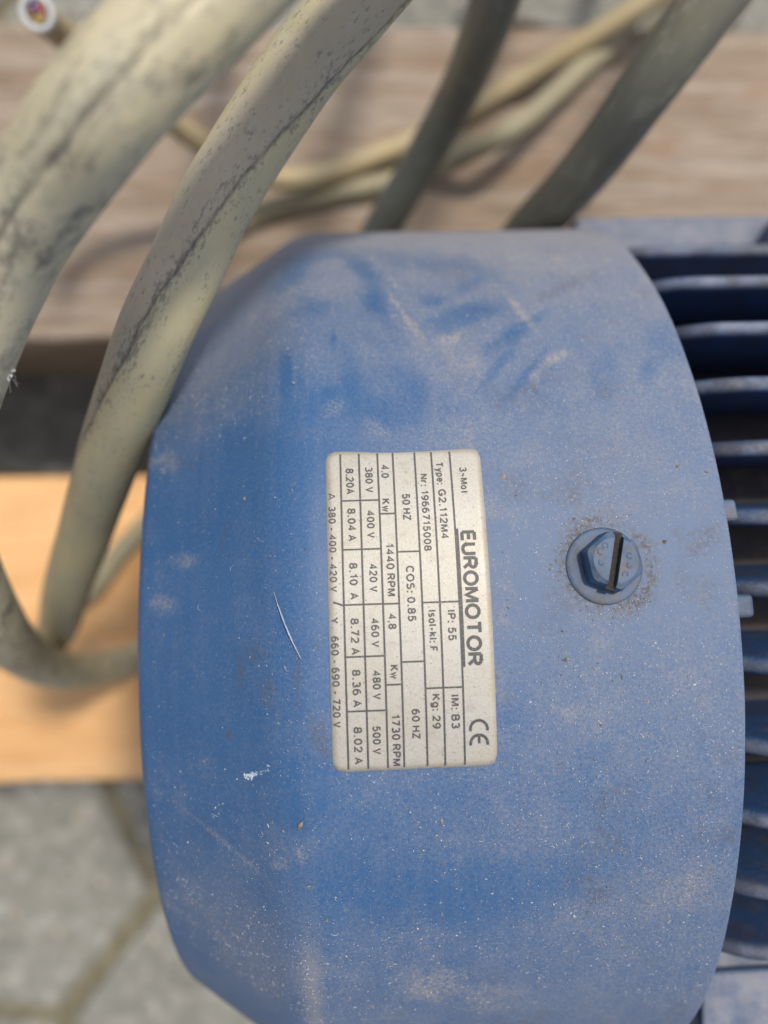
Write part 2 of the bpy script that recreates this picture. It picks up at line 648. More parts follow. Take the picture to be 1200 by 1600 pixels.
BLOBS = [
    ('w',-15.0,-94.6,0.149,-0.050,0.247,0.133,0.80),('w',-9.2,-103.0,0.144,-0.009,0.068,0.178,0.60),('w',-1.0,-95.5,0.138,0.048,-0.315,0.151,0.75),
    ('w',2.1,-80.1,0.147,0.163,-0.417,0.120,0.80),('w',10.0,-99.0,0.120,0.016,-0.089,0.199,0.60),('w',20.0,-97.1,0.126,0.032,-0.161,0.164,0.50),
    ('w',-11.3,-78.3,0.194,-0.004,-0.018,0.364,0.50),('w',-15.0,-59.5,-0.047,0.141,-0.717,0.020,1.00),('w',-12.2,-58.1,-0.009,0.201,-1.271,0.015,0.80),
    ('w',-6.4,-68.1,0.012,0.341,-1.424,-0.014,0.90),('w',-3.7,-61.1,0.030,0.166,-0.510,0.057,0.90),('w',-8.3,-53.5,0.149,-0.016,0.055,0.282,0.90),
    ('w',-1.1,-51.6,0.128,0.019,-0.066,0.306,0.80),('w',5.6,-69.0,0.071,0.086,-0.664,0.239,0.60),('w',6.9,-56.2,-0.008,0.172,-0.355,-0.023,0.60),
    ('w',19.2,-75.4,0.130,-0.010,0.134,0.298,0.70),('w',27.7,-69.8,0.143,-0.042,0.376,0.463,0.70),('w',22.8,-60.8,0.111,-0.092,0.828,0.618,0.60),
    ('w',27.9,-58.8,0.108,-0.087,0.952,0.734,0.70),('w',13.6,-80.6,0.363,0.035,-0.020,0.404,0.50),('w',22.6,-87.2,0.176,-0.015,0.308,0.387,0.40),
    ('w',-17.6,-44.8,0.078,-0.002,-0.051,0.146,0.90),('w',-23.4,-38.1,0.065,-0.012,-0.018,0.134,0.70),('w',-30.5,-20.1,0.080,0.000,-0.004,0.056,0.50),
    ('w',-14.2,-25.1,0.165,0.003,-0.002,0.082,0.60),('w',-12.5,-7.0,0.200,0.004,-0.004,0.114,0.60),('w',-29.6,3.5,0.082,0.004,0.014,0.075,0.50),
    ('w',-13.1,11.2,0.143,0.005,-0.013,0.157,0.60),('w',10.0,30.9,0.040,-0.003,0.010,0.140,0.70),('w',-5.5,26.2,0.121,0.003,-0.015,0.143,0.60),
    ('w',-29.5,23.6,0.168,0.102,-0.045,0.086,0.30),('w',42.1,-58.1,0.427,0.132,-0.038,0.161,0.45),('w',50.2,-59.6,0.522,0.118,0.008,0.339,0.50),
    ('w',54.1,-66.5,0.194,0.169,-0.232,0.125,0.35),('w',40.4,-105.8,0.348,0.080,-0.012,0.232,0.40),('w',9.0,15.5,0.082,0.001,-0.004,0.186,0.30),
    ('w',36.9,15.8,0.061,0.020,-0.059,0.145,0.20),('w',-2.8,-33.2,0.213,0.006,-0.000,0.085,0.20),('d',-7.0,-86.3,0.218,-0.000,0.008,0.199,0.60),
    ('d',7.6,-66.9,0.106,0.082,-0.310,0.185,0.35),('d',-4.2,-63.9,0.145,0.003,0.007,0.221,0.25),('d',-25.4,-91.1,0.119,-0.032,-0.010,0.059,0.35),
    ('d',41.5,-92.3,0.062,0.014,-0.003,0.054,0.35),('d',27.2,-112.4,0.027,0.004,-0.004,0.071,0.60),('d',-31.2,-77.2,0.134,-0.057,0.040,0.086,0.30),
    ('d',-30.8,39.4,0.128,0.064,-0.026,0.070,0.35),('d',-23.4,53.0,0.121,0.046,-0.021,0.054,0.45),('d',38.9,-43.5,0.076,0.012,-0.003,0.067,0.25),
    ('d',13.2,-63.5,0.114,0.041,-0.092,0.160,0.30),('t',7.2,-75.7,0.079,0.087,-1.571,0.488,0.70),('t',9.6,-70.3,0.197,0.241,-1.424,0.467,0.60),
    ('t',29.5,-76.3,0.125,0.113,-1.055,0.332,0.80),('t',14.9,-68.7,0.339,-0.017,0.214,0.649,0.70),('t',14.9,-63.4,0.213,0.155,-0.575,0.424,0.30),
    ('t',33.7,-62.6,0.303,-0.059,0.417,0.821,0.80),('t',29.4,-58.4,0.870,0.131,-0.031,0.674,0.60),('t',-39.2,-52.3,0.292,-0.026,-0.218,0.435,0.60),
    ('t',-33.8,-28.2,0.387,-0.008,-0.106,0.654,0.55),('t',-37.9,-19.9,0.419,-0.000,-0.041,0.551,0.50),('t',8.3,52.1,0.172,-0.004,-0.027,0.221,0.80),
    ('t',17.5,57.0,0.145,-0.010,-0.023,0.191,0.30),('t',-13.5,21.9,1.099,0.048,-0.051,0.504,0.50),('t',-17.0,24.6,0.710,0.239,0.050,0.788,0.35),
    ('t',-27.7,24.4,0.107,0.070,-0.786,1.554,0.50),('t',48.1,33.3,0.149,-0.083,0.209,0.278,0.40),('t',37.6,-99.4,0.065,0.014,-0.005,0.103,0.35),
    ('t',11.3,-115.8,0.034,0.003,-0.015,0.109,0.35),('t',-6.6,-52.4,0.335,0.492,-0.390,0.190,0.35),('t',1.0,-48.3,0.298,0.166,-0.488,0.673,0.30),
    ('t',18.5,-1.8,0.825,0.024,-0.005,0.165,0.20),('t',57.9,-88.7,0.274,0.009,0.072,0.085,0.30),('g',39.8,-84.8,0.149,-0.006,0.375,0.503,0.45),
    ('g',-13.0,-8.0,1.250,0.024,-0.011,0.340,0.60),('g',-22.6,-8.1,1.259,0.035,0.014,0.288,0.55),('g',-18.0,-5.0,0.921,0.026,0.032,0.373,0.50),
    ('g',-20.8,-10.9,0.406,0.011,0.011,0.522,0.35),('g',-10.0,2.6,0.707,-0.165,0.057,0.286,0.55),('g',-25.3,3.4,1.699,0.046,0.221,1.121,0.80),
    ('g',-25.5,-31.5,1.516,0.394,-0.141,0.317,0.40),('g',-13.1,-3.2,2.527,0.073,-0.066,1.111,0.70),('g',-30.9,22.2,0.856,0.680,-0.797,0.895,0.50),
    ('g',-29.9,24.2,0.774,0.726,-1.072,0.612,0.50),('g',0.3,-77.3,1.359,0.048,-0.061,1.247,0.50),('g',-34.3,-50.3,0.262,-0.018,-0.248,0.551,0.20),
    ('g',32.7,-29.4,0.290,-0.203,0.365,0.485,0.35),('g',42.9,-20.6,0.646,0.170,-0.071,0.364,0.35),('g',32.2,-17.4,0.589,0.412,-0.645,0.996,0.50),
    ('g',31.3,-25.7,1.161,0.114,-0.008,0.474,0.30),('g',34.5,-39.4,0.579,0.074,-0.026,0.617,0.30),('g',19.6,-2.7,1.206,0.035,-0.029,0.494,0.20),
    ('g',35.6,-43.6,0.152,0.023,-0.012,0.270,0.15)]
n_lo = fbm(Xm / 16 + 20, S / 16 + 40, 21, 5, .6)
n_hi = fbm(Xm / 3.2 + 9, S / 3.2 + 70, 31, 4, .65)
wx = (fbm(Xm / 7 + 3, S / 7 + 3, 51, 4) - .5) * 5.0              # ragged edges for every smear
wy = (fbm(Xm / 7 + 80, S / 7 + 31, 61, 4) - .5) * 5.0
st = lambda v, a, b: np.clip((v - a) / (b - a), 0, 1) ** 2 * (3 - 2 * np.clip((v - a) / (b - a), 0, 1))
dust = .31 + .16 * st(Xm, -5, 45) + .30 * st(-S, 44, 105) - .20 * st(-Xm, 2, 30) * st(S, -75, -35) + .08 * st(S, 30, 70)
dust = dust + (n_lo - .5) * .42 + (n_hi - .5) * .26
tan = np.clip((n_lo - .56) * 1.0, 0, .3) * st(n_hi, .45, .7) * .8 + .38 * st(-S, 82, 122)  # last term paints warm glare along the cover's far limb
grime = np.clip((fbm(Xm / 9 + 60, S / 9 + 11, 71, 5, .65) - .60) * 2.2, 0, .5) * st(Xm, -5, 40)
for kind, bx, by, a, b, c, d, s in BLOBS:
    kw = min(1.0, .24 / max(math.hypot(a, b), math.hypot(c, d)))      # small smears keep their shape
    dx, dy = Xm + wx * kw - bx, S + wy * kw - by
    q = (a * dx + b * dy) ** 2 + (c * dx + d * dy) ** 2
    w = np.exp(-q * q * .55 - q * .25) * s
    if kind == 'w':
        dust = dust * (1 - np.clip(w * 1.1, 0, 1)) + .05 * np.clip(w * 1.1, 0, 1)
    elif kind == 'd':
        dust = dust + (.85 - dust) * w
    elif kind == 't':
        tan = np.maximum(tan, w * np.clip(.1 + 1.25 * n_hi, 0, 1) * .85)
    else:
        grime = np.maximum(grime, w * (.4 + .9 * n_hi))
tan = tan * (1 - np.exp(-((Xm + 13.2) / 2.6) ** 2) * st(S, 22, 46))
dust = dust + .55 * np.exp(-((Xm + 13.2) / 1.9) ** 2) * st(S, 30, 52)     # highlight along the rubbed crease, painted in through the dust mask
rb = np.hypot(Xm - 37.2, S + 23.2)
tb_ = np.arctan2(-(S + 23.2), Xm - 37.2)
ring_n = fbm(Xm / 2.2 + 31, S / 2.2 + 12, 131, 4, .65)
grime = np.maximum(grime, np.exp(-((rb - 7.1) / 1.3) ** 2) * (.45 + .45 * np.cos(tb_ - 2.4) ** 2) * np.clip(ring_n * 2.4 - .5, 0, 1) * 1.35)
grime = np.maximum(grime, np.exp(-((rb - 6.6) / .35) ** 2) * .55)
# wiped streaks run round the cover
streak = fbm(Xm / 1.3 + 5, S / 26 + 5, 91, 4, .6)
dust = dust + (streak - .5) * .14
dust = np.clip(dust, .03, .92)
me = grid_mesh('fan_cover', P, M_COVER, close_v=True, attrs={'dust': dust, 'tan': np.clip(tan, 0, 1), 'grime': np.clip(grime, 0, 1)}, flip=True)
cover = bpy.data.objects.new('fan_cover', me)
link(cover, motor)
cover.location = -motor.matrix_basis.translation
tag(cover, 'blue fan cover with tapered end, smeared with dust')


def on_cover(xmm, smm, lift=0.0):
    """point on the cover from millimetres along the axis and round the surface."""
    x = xmm * MM
    t = smm / 110.0
    r = RC if x > XC else RC + (x - XC) * (RC - RL) / (XC - XL)
    r += lift
    return Vector((x, -r * math.sin(t), r * math.cos(t)))


def frame_at(xmm, smm):
    t = smm / 110.0
    n = Vector((0, -math.sin(t), math.cos(t)))
    if xmm < XC * 1000:
        k = (RC - RL) / (XC - XL)
        n = Vector((-k, n.y, n.z)).normalized()
    a = Vector((1, 0, 0))
    a = (a - n * a.dot(n)).normalized()
    return a, n.cross(a), n


# end grille of the cover (rings and spokes) and the fan behind it
bm = bmesh.new()
for r in np.arange(.012, .076, .009):
    add = []
    for k in range(56):
        t = 2 * math.pi * k / 56
        for q in range(6):
            p = 2 * math.pi * q / 6
            add.append(bm.verts.new((XL + .0004 + .0013 * math.sin(p), (r + .0013 * math.cos(p)) * math.cos(t), (r + .0013 * math.cos(p)) * math.sin(t))))
    for k in range(56):
        for q in range(6):
            bm.faces.new((add[k * 6 + q], add[((k + 1) % 56) * 6 + q], add[((k + 1) % 56) * 6 + (q + 1) % 6], add[k * 6 + (q + 1) % 6]))
for k in range(6):
    t = math.pi * k / 6 * 2
    add_box(bm, (XL + .0024, .042 * math.cos(t), .042 * math.sin(t)), (.002, .072, .003), Matrix.Rotation(t, 3, 'X'))
bm_obj('grille', bm, M_FIN, cover, smooth=True)
bm = bmesh.new()
add_lathe(bm, [(-.030, .02), (-.030, .035), (.02, .04), (.02, .02)], n=32)
for k in range(9):
    t = 2 * math.pi * k / 9
    add_box(bm, (-.005, .058 * math.cos(t), .058 * math.sin(t)), (.035, .044, .0025), Matrix.Rotation(t, 3, 'X'))
bm_obj('fan', bm, M_BLACK, motor)

# scratch and paint scuff: thin raised flakes of bare primer on the cover


def ribbon(name, pts, w, mat, parent, lift=.00006, jag=.35):
    vs, fs = [], []
    for i, (x, s) in enumerate(pts):
        x0, s0 = pts[max(0, i - 1)]
        x1, s1 = pts[min(len(pts) - 1, i + 1)]
        dx, ds = x1 - x0, s1 - s0
        L = math.hypot(dx, ds) or 1
        wl = w * (.25 + .75 * math.sin(math.pi * (i + .4) / (len(pts) - .2))) * (1 + random.uniform(-jag, jag))
        wr = w * (.25 + .75 * math.sin(math.pi * (i + .4) / (len(pts) - .2))) * (1 + random.uniform(-jag, jag))
        vs += [on_cover(x - ds / L * wl, s + dx / L * wl, lift - .0002), on_cover(x - ds / L * wl * .8, s + dx / L * wl * .8, lift),
               on_cover(x + ds / L * wr * .8, s - dx / L * wr * .8, lift), on_cover(x + ds / L * wr, s - dx / L * wr, lift - .0002)]
    for i in range(len(pts) - 1):
        for k in range(3):
            fs.append((i * 4 + k, i * 4 + k + 1, i * 4 + k + 5, i * 4 + k + 4))
    return mesh_obj(name, vs, fs, mat, parent, smooth=False)


def dense(pts, n):
    out = []
    for i in range(len(pts) - 1):
        for k in range(n):
            f = k / n
            out.append((pts[i][0] * (1 - f) + pts[i + 1][0] * f, pts[i][1] * (1 - f) + pts[i + 1][1] * f))
    return out + [pts[-1]]


ribbon('scratch', dense([(-16.64, -20.64), (-16.0, -18.54), (-14.87, -15.48), (-13.62, -12.45), (-12.37, -9.93)], 6), .085, M_SCRAPE, cover, .0002, .5)
# dust grains, grit and lint lying on the cover
vs, fs = [], []


def grain(x, s, r, flat=.5):
    a, b, n = frame_at(x, s)
    c = on_cover(x, s, .00002)
    th = random.uniform(0, 6.28)
    k = len(vs)
    el = random.uniform(1.0, 2.4)
    ct, sn_ = math.cos(th), math.sin(th)
    for q in range(4):
        t = q * math.pi / 2 + random.uniform(-.35, .35)
        rr = r * random.uniform(.5, 1.2)
        px, py = rr * math.cos(t) * el, rr * math.sin(t)
        vs.append(c + a * (px * ct - py * sn_) + b * (px * sn_ + py * ct))
    vs.append(c + n * (r * flat))
    fs.extend(((k, k + 1, k + 4), (k + 1, k + 2, k + 4), (k + 2, k + 3, k + 4), (k + 3, k, k + 4)))


path = dense([(-22.09, 10.21), (-21.16, 9.63), (-20.24, 9.16), (-19.34, 8.72), (-18.77, 8.25), (-18.63, 7.1)], 14)
for x, s in path:
    for k in range(4):
        grain(x + random.gauss(0, .22), s + random.gauss(0, .22), random.uniform(.00007, .0003), .12)
mesh_obj('scuff', vs, fs, M_SCRAPE, cover, smooth=False)
vs, fs = [], []


def pick_spot():
    while True:
        x = random.uniform(-42, 57.5)
        s = random.uniform(-100, 62)
        if -8.4 < x < 18.4 and -44.4 < s < 8.4 and random.random() < .93:
            continue
        i = int(np.argmin(np.abs(prof[8:300, 0] * 1000 - x))) + 8
        j = int((math.degrees(s / 110) + 78) / .175)
        if random.random() < dust[i, min(max(j, 0), 799)] * 1.5:
            return x, s


for k in range(24000):
    x, s = pick_spot()
    grain(x, s, min(.00017, .000045 * math.exp(random.gauss(.1, .5))), random.uniform(.4, 1.0))
tag(mesh_obj('dust_grains', vs, fs, M_FLECK, cover, smooth=False), 'fine pale dust grains sprinkled over the fan cover', kind='stuff')
vs, fs = [], []
for k in range(2600):
    x, s = pick_spot()
    grain(x, s, min(.00024, .00006 * math.exp(random.gauss(.1, .55))), random.uniform(.5, 1.0))
for x, s in [(9.02, 16.94), (47.08, -26.69), (29.54, -8.38), (49.95, -17.61), (55.98, -38.44), (21.53, -38.75), (3.2, -49.5), (-21.99, -37.68), (-5.41, -58.64), (28.89, -56.54), (51.14, -39.53), (-13.3, 16.58)]:
    grain(x, s, random.uniform(.00032, .0006), .7)
for k in range(140):                                     # grit gathered round the bolt
    t = random.choice((random.gauss(2.4, .6), random.gauss(-.6, .5), random.uniform(0, 6.28)))
    q = random.uniform(6.6, 9.5)
    grain(37.2 + q * math.cos(t) * 1.0, -23.3 - q * math.sin(t), random.uniform(.00007, .0002), .8)
tag(mesh_obj('grit', vs, fs, M_FLECKT, cover, smooth=False), 'scattered tan grit and crumbs on the fan cover', kind='stuff')
vs, fs = [], []
for k in range(170):
    x, s = pick_spot()
    th = random.uniform(0, 6.28)
    curl = random.gauss(0, .35)
    L = random.uniform(.10, .28)
    w = .022
    n = 7
    k0 = len(vs)
    for i in range(n):
        h = .00004 + .0002 * math.sin(math.pi * i / (n - 1)) * random.random()
        vs.append(on_cover(x - math.sin(th) * w, s + math.cos(th) * w, h))
        vs.append(on_cover(x + math.sin(th) * w, s - math.cos(th) * w, h))
        vs.append(on_cover(x, s, h + .00004))
        x += math.cos(th) * L
        s += math.sin(th) * L
        th += curl
    for i in range(n - 1):
        a = k0 + i * 3
        fs.extend(((a, a + 3, a + 5, a + 2), (a + 2, a + 5, a + 4, a + 1)))
tag(mesh_obj('lint', vs, fs, M_HAIR, cover, smooth=False), 'short pale lint fibres clinging to the fan cover', kind='stuff')

# ------------------------------------------------------------------ nameplate
PX0, PX1, PS0, PS1 = -8.0, 18.0, -44.0, 8.0
LIFT = .00022


def plate_mesh():
    nx, ns = 53, 105
    xs = np.linspace(PX0, PX1, nx)
    ss = np.linspace(PS0, PS1, ns)
    rad = 1.9
    G = np.zeros((nx, ns, 3))
    E = np.zeros((nx, ns))
    for i, x in enumerate(xs):
        for j, s in enumerate(ss):
            # squeeze the grid into a rounded rectangle
            cx, cs = (PX0 + PX1) / 2, (PS0 + PS1) / 2
            hx, hs = (PX1 - PX0) / 2, (PS1 - PS0) / 2
            dx, ds = x - cx, s - cs
            ex, es = abs(dx) - (hx - rad), abs(ds) - (hs - rad)
            if ex > 0 and es > 0:
                m = max(ex, es)
                L = math.hypot(ex, es)
                f = m / L
                dx = math.copysign(hx - rad + ex * f, dx)
                ds = math.copysign(hs - rad + es * f, ds)
            e = min(hx - abs(dx), hs - abs(ds))
            if ex > 0 and es > 0:
                e = rad - max(ex, es)
            E[i, j] = max(0, 1 - e / 1.4)
            edge = i in (0, nx - 1) or j in (0, ns - 1)
            h = -.0003 if edge else LIFT - (.0001 if (i in (1, nx - 2) or j in (1, ns - 2)) else 0)
            if edge:
                pass
            elif i in (1, nx - 2) or j in (1, ns - 2):
                # pull the second ring out to the edge so that the side is upright
                dx = dx * (1 + .48 / hx) if i in (1, nx - 2) else dx
                ds = ds * (1 + .48 / hs) if j in (1, ns - 2) else ds
            G[i, j] = on_cover(cx + dx, cs + ds, h)
    return G, E


G, E = plate_mesh()
me = grid_mesh('nameplate', G, M_PLATE, attrs={'edge': E}, flip=True)
plate = bpy.data.objects.new('nameplate', me)
link(plate, motor)
plate.location = -motor.matrix_basis.translation
tag(plate, 'dusty silver nameplate with black printed table of ratings')

INK = LIFT + .00004


def strip(name, x0, s0, x1, s1, w, parent, n=None):
    """a printed line from (x0,s0) to (x1,s1), w millimetres wide."""
    L = math.hypot(x1 - x0, s1 - s0)
    n = n or max(2, int(L / 1.2))
    nx_, ns_ = -(s1 - s0) / L * w / 2, (x1 - x0) / L * w / 2
    vs, fs = [], []
    for i in range(n + 1):
        f = i / n
        x, s = x0 + (x1 - x0) * f, s0 + (s1 - s0) * f
        vs += [on_cover(x - nx_, s - ns_, INK), on_cover(x + nx_, s + ns_, INK)]
    for i in range(n):
        fs.append((2 * i, 2 * i + 2, 2 * i + 3, 2 * i + 1))
    return mesh_obj(name, vs, fs, M_INK, parent, smooth=True)


ROWS = [-5.5, -2.4, .69, 3.26, 6.92, 9.73, 12.84]
for r in ROWS:
    strip('grid_line', r, -43.4, r, 7.55, .31, plate)
for s in (-35.07, -26.9, -18.1, -10.01, -1.58):
    strip('grid_line', -5.37, s, -2.53, s, .28, plate)
    strip('grid_line', -2.27, s, .56, s, .28, plate)
for s in (-32.69, -18.06, -5.5):
    strip('grid_line', .82, s, 3.13, s, .28, plate)
for s in (-26.3, -8.94):
    strip('grid_line', 3.39, s, 6.79, s, .28, plate)
for s in (-18.07, -4.72):
    strip('grid_line', 7.05, s, 9.6, s, .28, plate)
    strip('grid_line', 9.86, s, 12.71, s, .28, plate)
strip('grid_line', 13.10, -29.82, 13.10, -7.79, .50, plate)
strip('grid_line', -7.2, -18.6, -5.63, -18.05, .30, plate)

TEXTS = [  # words, baseline (mm along the axis), start and end (mm round the cover), cap height, boldness
    ("3~Mot", 14.25, -40.5, -35.8, 1.25, 0), ("EUROMOTOR", 13.62, -29.5, -7.9, 2.55, 1),
    ("Type:", 10.35, -41.5, -37.45, 1.25, 0), ("G2.112M4", 10.45, -36.65, -28.2, 1.30, 0),
    ("IP: 55", 10.8, -16.8, -12.0, 1.35, 0), ("IM: B3", 10.85, -3.6, 1.75, 1.35, 0),
    ("Nr: 1966715008", 7.62, -39.45, -26.3, 1.25, 0), ("Isol-kl: F", 7.78, -16.9, -10.4, 1.3, 0), ("Kg: 29", 7.88, -3.8, 1.65, 1.3, 0),
    ("50 HZ", 4.45, -36.05, -31.5, 1.35, 0), ("COS: 0.85", 4.52, -24.0, -15.2, 1.35, 0), ("60 HZ", 4.62, -1.6, 3.1, 1.3, 0),
    ("4.0", 1.22, -41.25, -38.9, 1.3, 0), ("Kw", 1.10, -35.25, -33.0, 1.35, 0), ("1440 RPM", 1.42, -27.75, -19.25, 1.35, 0),
    ("4.8", 1.41, -16.5, -14.1, 1.3, 0), ("Kw", 1.42, -8.55, -6.4, 1.35, 0), ("1730 RPM", 1.42, -.9, 7.3, 1.35, 0),
    ("380 V", -1.47, -40.95, -36.4, 1.3, 0), ("400 V", -1.47, -33.3, -28.7, 1.3, 0), ("420 V", -1.34, -24.5, -20.0, 1.3, 0),
    ("460 V", -1.34, -15.9, -11.4, 1.3, 0), ("480 V", -1.34, -7.8, -3.3, 1.3, 0), ("500 V", -1.6, .8, 5.3, 1.3, 0),
    ("8.20A", -4.68, -40.75, -36.2, 1.35, 0), ("8.04 A", -4.58, -33.75, -28.25, 1.35, 0), ("8.10  A", -4.52, -24.75, -18.9, 1.35, 0),
    ("8.72 A", -4.56, -16.0, -10.3, 1.35, 0), ("8.36 A", -4.53, -8.05, -2.2, 1.35, 0), ("8.02 A", -4.55, .85, 6.8, 1.35, 0),
    ("380 - 400 - 420 V", -7.64, -34.2, -20.2, 1.2, 0), ("Y", -7.64, -16.3, -15.2, 1.2, 0), ("660 - 690 - 720 V", -7.7, -13.3, .85, 1.25, 0)]


def arcp(cx, cy, rx, ry, a0, a1, n=14):
    return [(cx + rx * math.cos(math.radians(a0 + (a1 - a0) * k / n)), cy + ry * math.sin(math.radians(a0 + (a1 - a0) * k / n))) for k in range(n + 1)]


def oval(cx, cy, rx, ry):
    return arcp(cx, cy, rx, ry, 90, 450, 24)


STEM = [(0, 0), (0, 1)]
GLYPH = {   # width, strokes (cap height 1)
    '0': (.54, [oval(.27, .5, .27, .5)]), '1': (.36, [[(.04, .76), (.27, 1), (.27, 0)]]),
    '2': (.54, [arcp(.27, .72, .26, .28, 165, -38) + [(.0, .0), (.55, 0)]]),
    '3': (.54, [arcp(.26, .755, .24, .245, 150, -90), arcp(.26, .26, .28, .26, 90, -150)]),
    '4': (.56, [[(.43, 0), (.43, 1), (0, .3), (.57, .3)]]),
    '5': (.54, [[(.5, 1), (.12, 1), (.06, .5)] + arcp(.26, .32, .28, .32, 128, -150)]),
    '6': (.54, [oval(.27, .31, .27, .31), arcp(.29, .5, .29, .5, 190, 62)]),
    '7': (.54, [[(0, 1), (.54, 1), (.19, 0)]]), '8': (.54, [oval(.27, .76, .235, .24), oval(.27, .26, .275, .26)]),
    '9': (.54, [oval(.27, .69, .27, .31), arcp(.25, .5, .29, .5, 10, -118)]),
    'A': (.66, [[(0, 0), (.33, 1), (.66, 0)], [(.11, .33), (.55, .33)]]),
    'B': (.56, [STEM, [(0, 1), (.3, 1)] + arcp(.3, .765, .23, .235, 90, -90) + [(0, .53)], [(.3, .53)] + arcp(.3, .265, .27, .265, 90, -90) + [(0, 0)]]),
    'C': (.66, [arcp(.36, .5, .36, .5, 42, 318, 24)]),
    'E': (.50, [STEM, [(0, 1), (.5, 1)], [(0, .52), (.46, .52)], [(0, 0), (.52, 0)]]),
    'F': (.48, [STEM, [(0, 1), (.5, 1)], [(0, .5), (.42, .5)]]),
    'G': (.72, [arcp(.37, .5, .37, .5, 42, 325, 24), [(.40, .45), (.71, .45), (.71, .06)]]),
    'H': (.58, [STEM, [(.58, 0), (.58, 1)], [(0, .52), (.58, .52)]]), 'I': (.06, [[(.03, 0), (.03, 1)]]),
    'K': (.58, [STEM, [(.56, 1), (0, .38)], [(.19, .58), (.6, 0)]]),
    'M': (.72, [[(0, 0), (0, 1)], [(.04, 1), (.36, .06), (.68, 1)], [(.72, 1), (.72, 0)]]),
    'N': (.58, [STEM, [(.02, 1), (.56, 0)], [(.58, 0), (.58, 1)]]), 'O': (.74, [oval(.37, .5, .37, .5)]),
    'P': (.56, [STEM, [(0, 1), (.3, 1)] + arcp(.3, .735, .26, .265, 90, -90) + [(0, .47)]]),
    'R': (.60, [STEM, [(0, 1), (.32, 1)] + arcp(.32, .745, .25, .255, 90, -90) + [(0, .49)], [(.32, .47), (.60, 0)]]),
    'S': (.58, [arcp(.29, .755, .26, .245, 35, 265) + arcp(.29, .26, .29, .26, 85, -150)]),
    'T': (.62, [[(0, 1), (.62, 1)], [(.31, 1), (.31, 0)]]),
    'U': (.58, [[(0, 1), (0, .3)] + arcp(.29, .3, .29, .3, 180, 360) + [(.58, 1)]]),
    'V': (.62, [[(0, 1), (.31, 0), (.62, 1)]]), 'Y': (.62, [[(0, 1), (.31, .45), (.62, 1)], [(.31, .45), (.31, 0)]]),
    'Z': (.55, [[(0, 1), (.54, 1), (0, 0), (.56, 0)]]),
    'w': (.66, [[(0, .72), (.165, 0), (.33, .68), (.495, 0), (.66, .72)]]),
    'y': (.44, [[(0, .72), (.22, .02)], [(.44, .72), (.16, -.27), (.02, -.27)]]),
    'p': (.48, [[(0, .72), (0, -.28)], oval(.24, .36, .24, .36)]),
    'e': (.48, [[(0, .38), (.47, .38)] + arcp(.24, .36, .24, .36, 5, 320, 18)]), 'o': (.48, [oval(.24, .36, .24, .36)]),
    't': (.26, [[(.12, .95), (.12, .1), (.26, .0)], [(0, .72), (.26, .72)]]),
    'r': (.28, [[(0, 0), (0, .72)], arcp(.22, .44, .21, .28, 180, 75)]),
    's': (.42, [arcp(.21, .54, .19, .18, 35, 265) + arcp(.21, .18, .21, .18, 85, -150)]),
    'l': (.05, [[(.02, 0), (.02, 1)]]), 'k': (.44, [STEM, [(.42, .72), (0, .28)], [(.16, .44), (.46, 0)]]),
    'g': (.48, [oval(.24, .36, .24, .36), [(.48, .72), (.48, -.08)] + arcp(.24, -.08, .24, .19, 0, -155)]),
    ':': (.10, [[(.05, -.09), (.05, .12)], [(.05, .54), (.05, .75)]]), '.': (.10, [[(.05, -.09), (.05, .12)]]),
    '-': (.34, [[(0, .36), (.34, .36)]]), '~': (.5, [[(.5 * k / 10, .42 + .1 * math.sin(k / 10 * 2 * math.pi)) for k in range(11)]]),
}


def stroke(pts, w):
    """outline of a thick polyline: rows of left/right points."""
    P = [Vector(p) for p in pts]
    closed = (P[0] - P[-1]).length < 1e-4
    rows = []
    n = len(P)
    for i in range(n):
        a = P[i - 1] if i > 0 else (P[-2] if closed else None)
        b = P[i + 1] if i < n - 1 else (P[1] if closed else None)
        d1 = (P[i] - a).normalized() if a is not None else None
        d2 = (b - P[i]).normalized() if b is not None else None
        if d1 is None or d2 is None:
            d = d1 or d2
            nn = Vector((-d.y, d.x)) * w / 2
        else:
            m = d1 + d2
            if m.length < .2:
                nn = Vector((-d1.y, d1.x)) * w / 2
            else:
                m.normalize()
                nn = Vector((-m.y, m.x))
                nn = nn * (w / 2 / max(.55, nn.dot(Vector((-d1.y, d1.x)))))
        rows.append((P[i] + nn, P[i] - nn))
    return rows


for body, base, s0, s1, cap, bold in TEXTS:
    th = .21 if bold else .195
    gap = .07 if bold else .15
    strokes = []
    pen = 0.0
    for ch in body:
        if ch == ' ':
            pen += .36
            continue
        wd, sts = GLYPH[ch]
        for st_ in sts:
            strokes.append([(pen + x + th / 2, th / 2 + y * (1 - th)) for x, y in st_])
        pen += wd + th + gap - .02
    total = pen - gap + .02
    k = (s1 - s0) / total
    vs, fs = [], []
    for q, st_ in enumerate(strokes):
        n0 = len(vs)
        sx = k / cap                                     # keep strokes evenly thick after stretching
        rows = stroke([(x * sx, y) for x, y in st_], th)
        for L, R in rows:
            for p in (L, R):
                vs.append(on_cover(base + p.y * cap, s0 + p.x * cap, INK + (q % 4) * .000003))
        for i in range(len(rows) - 1):
            a = n0 + 2 * i
            fs.append((a, a + 1, a + 3, a + 2))
    mesh_obj('lettering', vs, fs, M_INK, plate, smooth=False)
# delta sign, drawn as three strokes
for a, b in (((-7.55, -36.4), (-6.5, -35.9)), ((-6.5, -35.9), (-7.55, -35.4)), ((-7.3, -36.2), (-7.3, -35.6))):
    strip('lettering', a[0], a[1], b[0], b[1], .17, plate, 2)


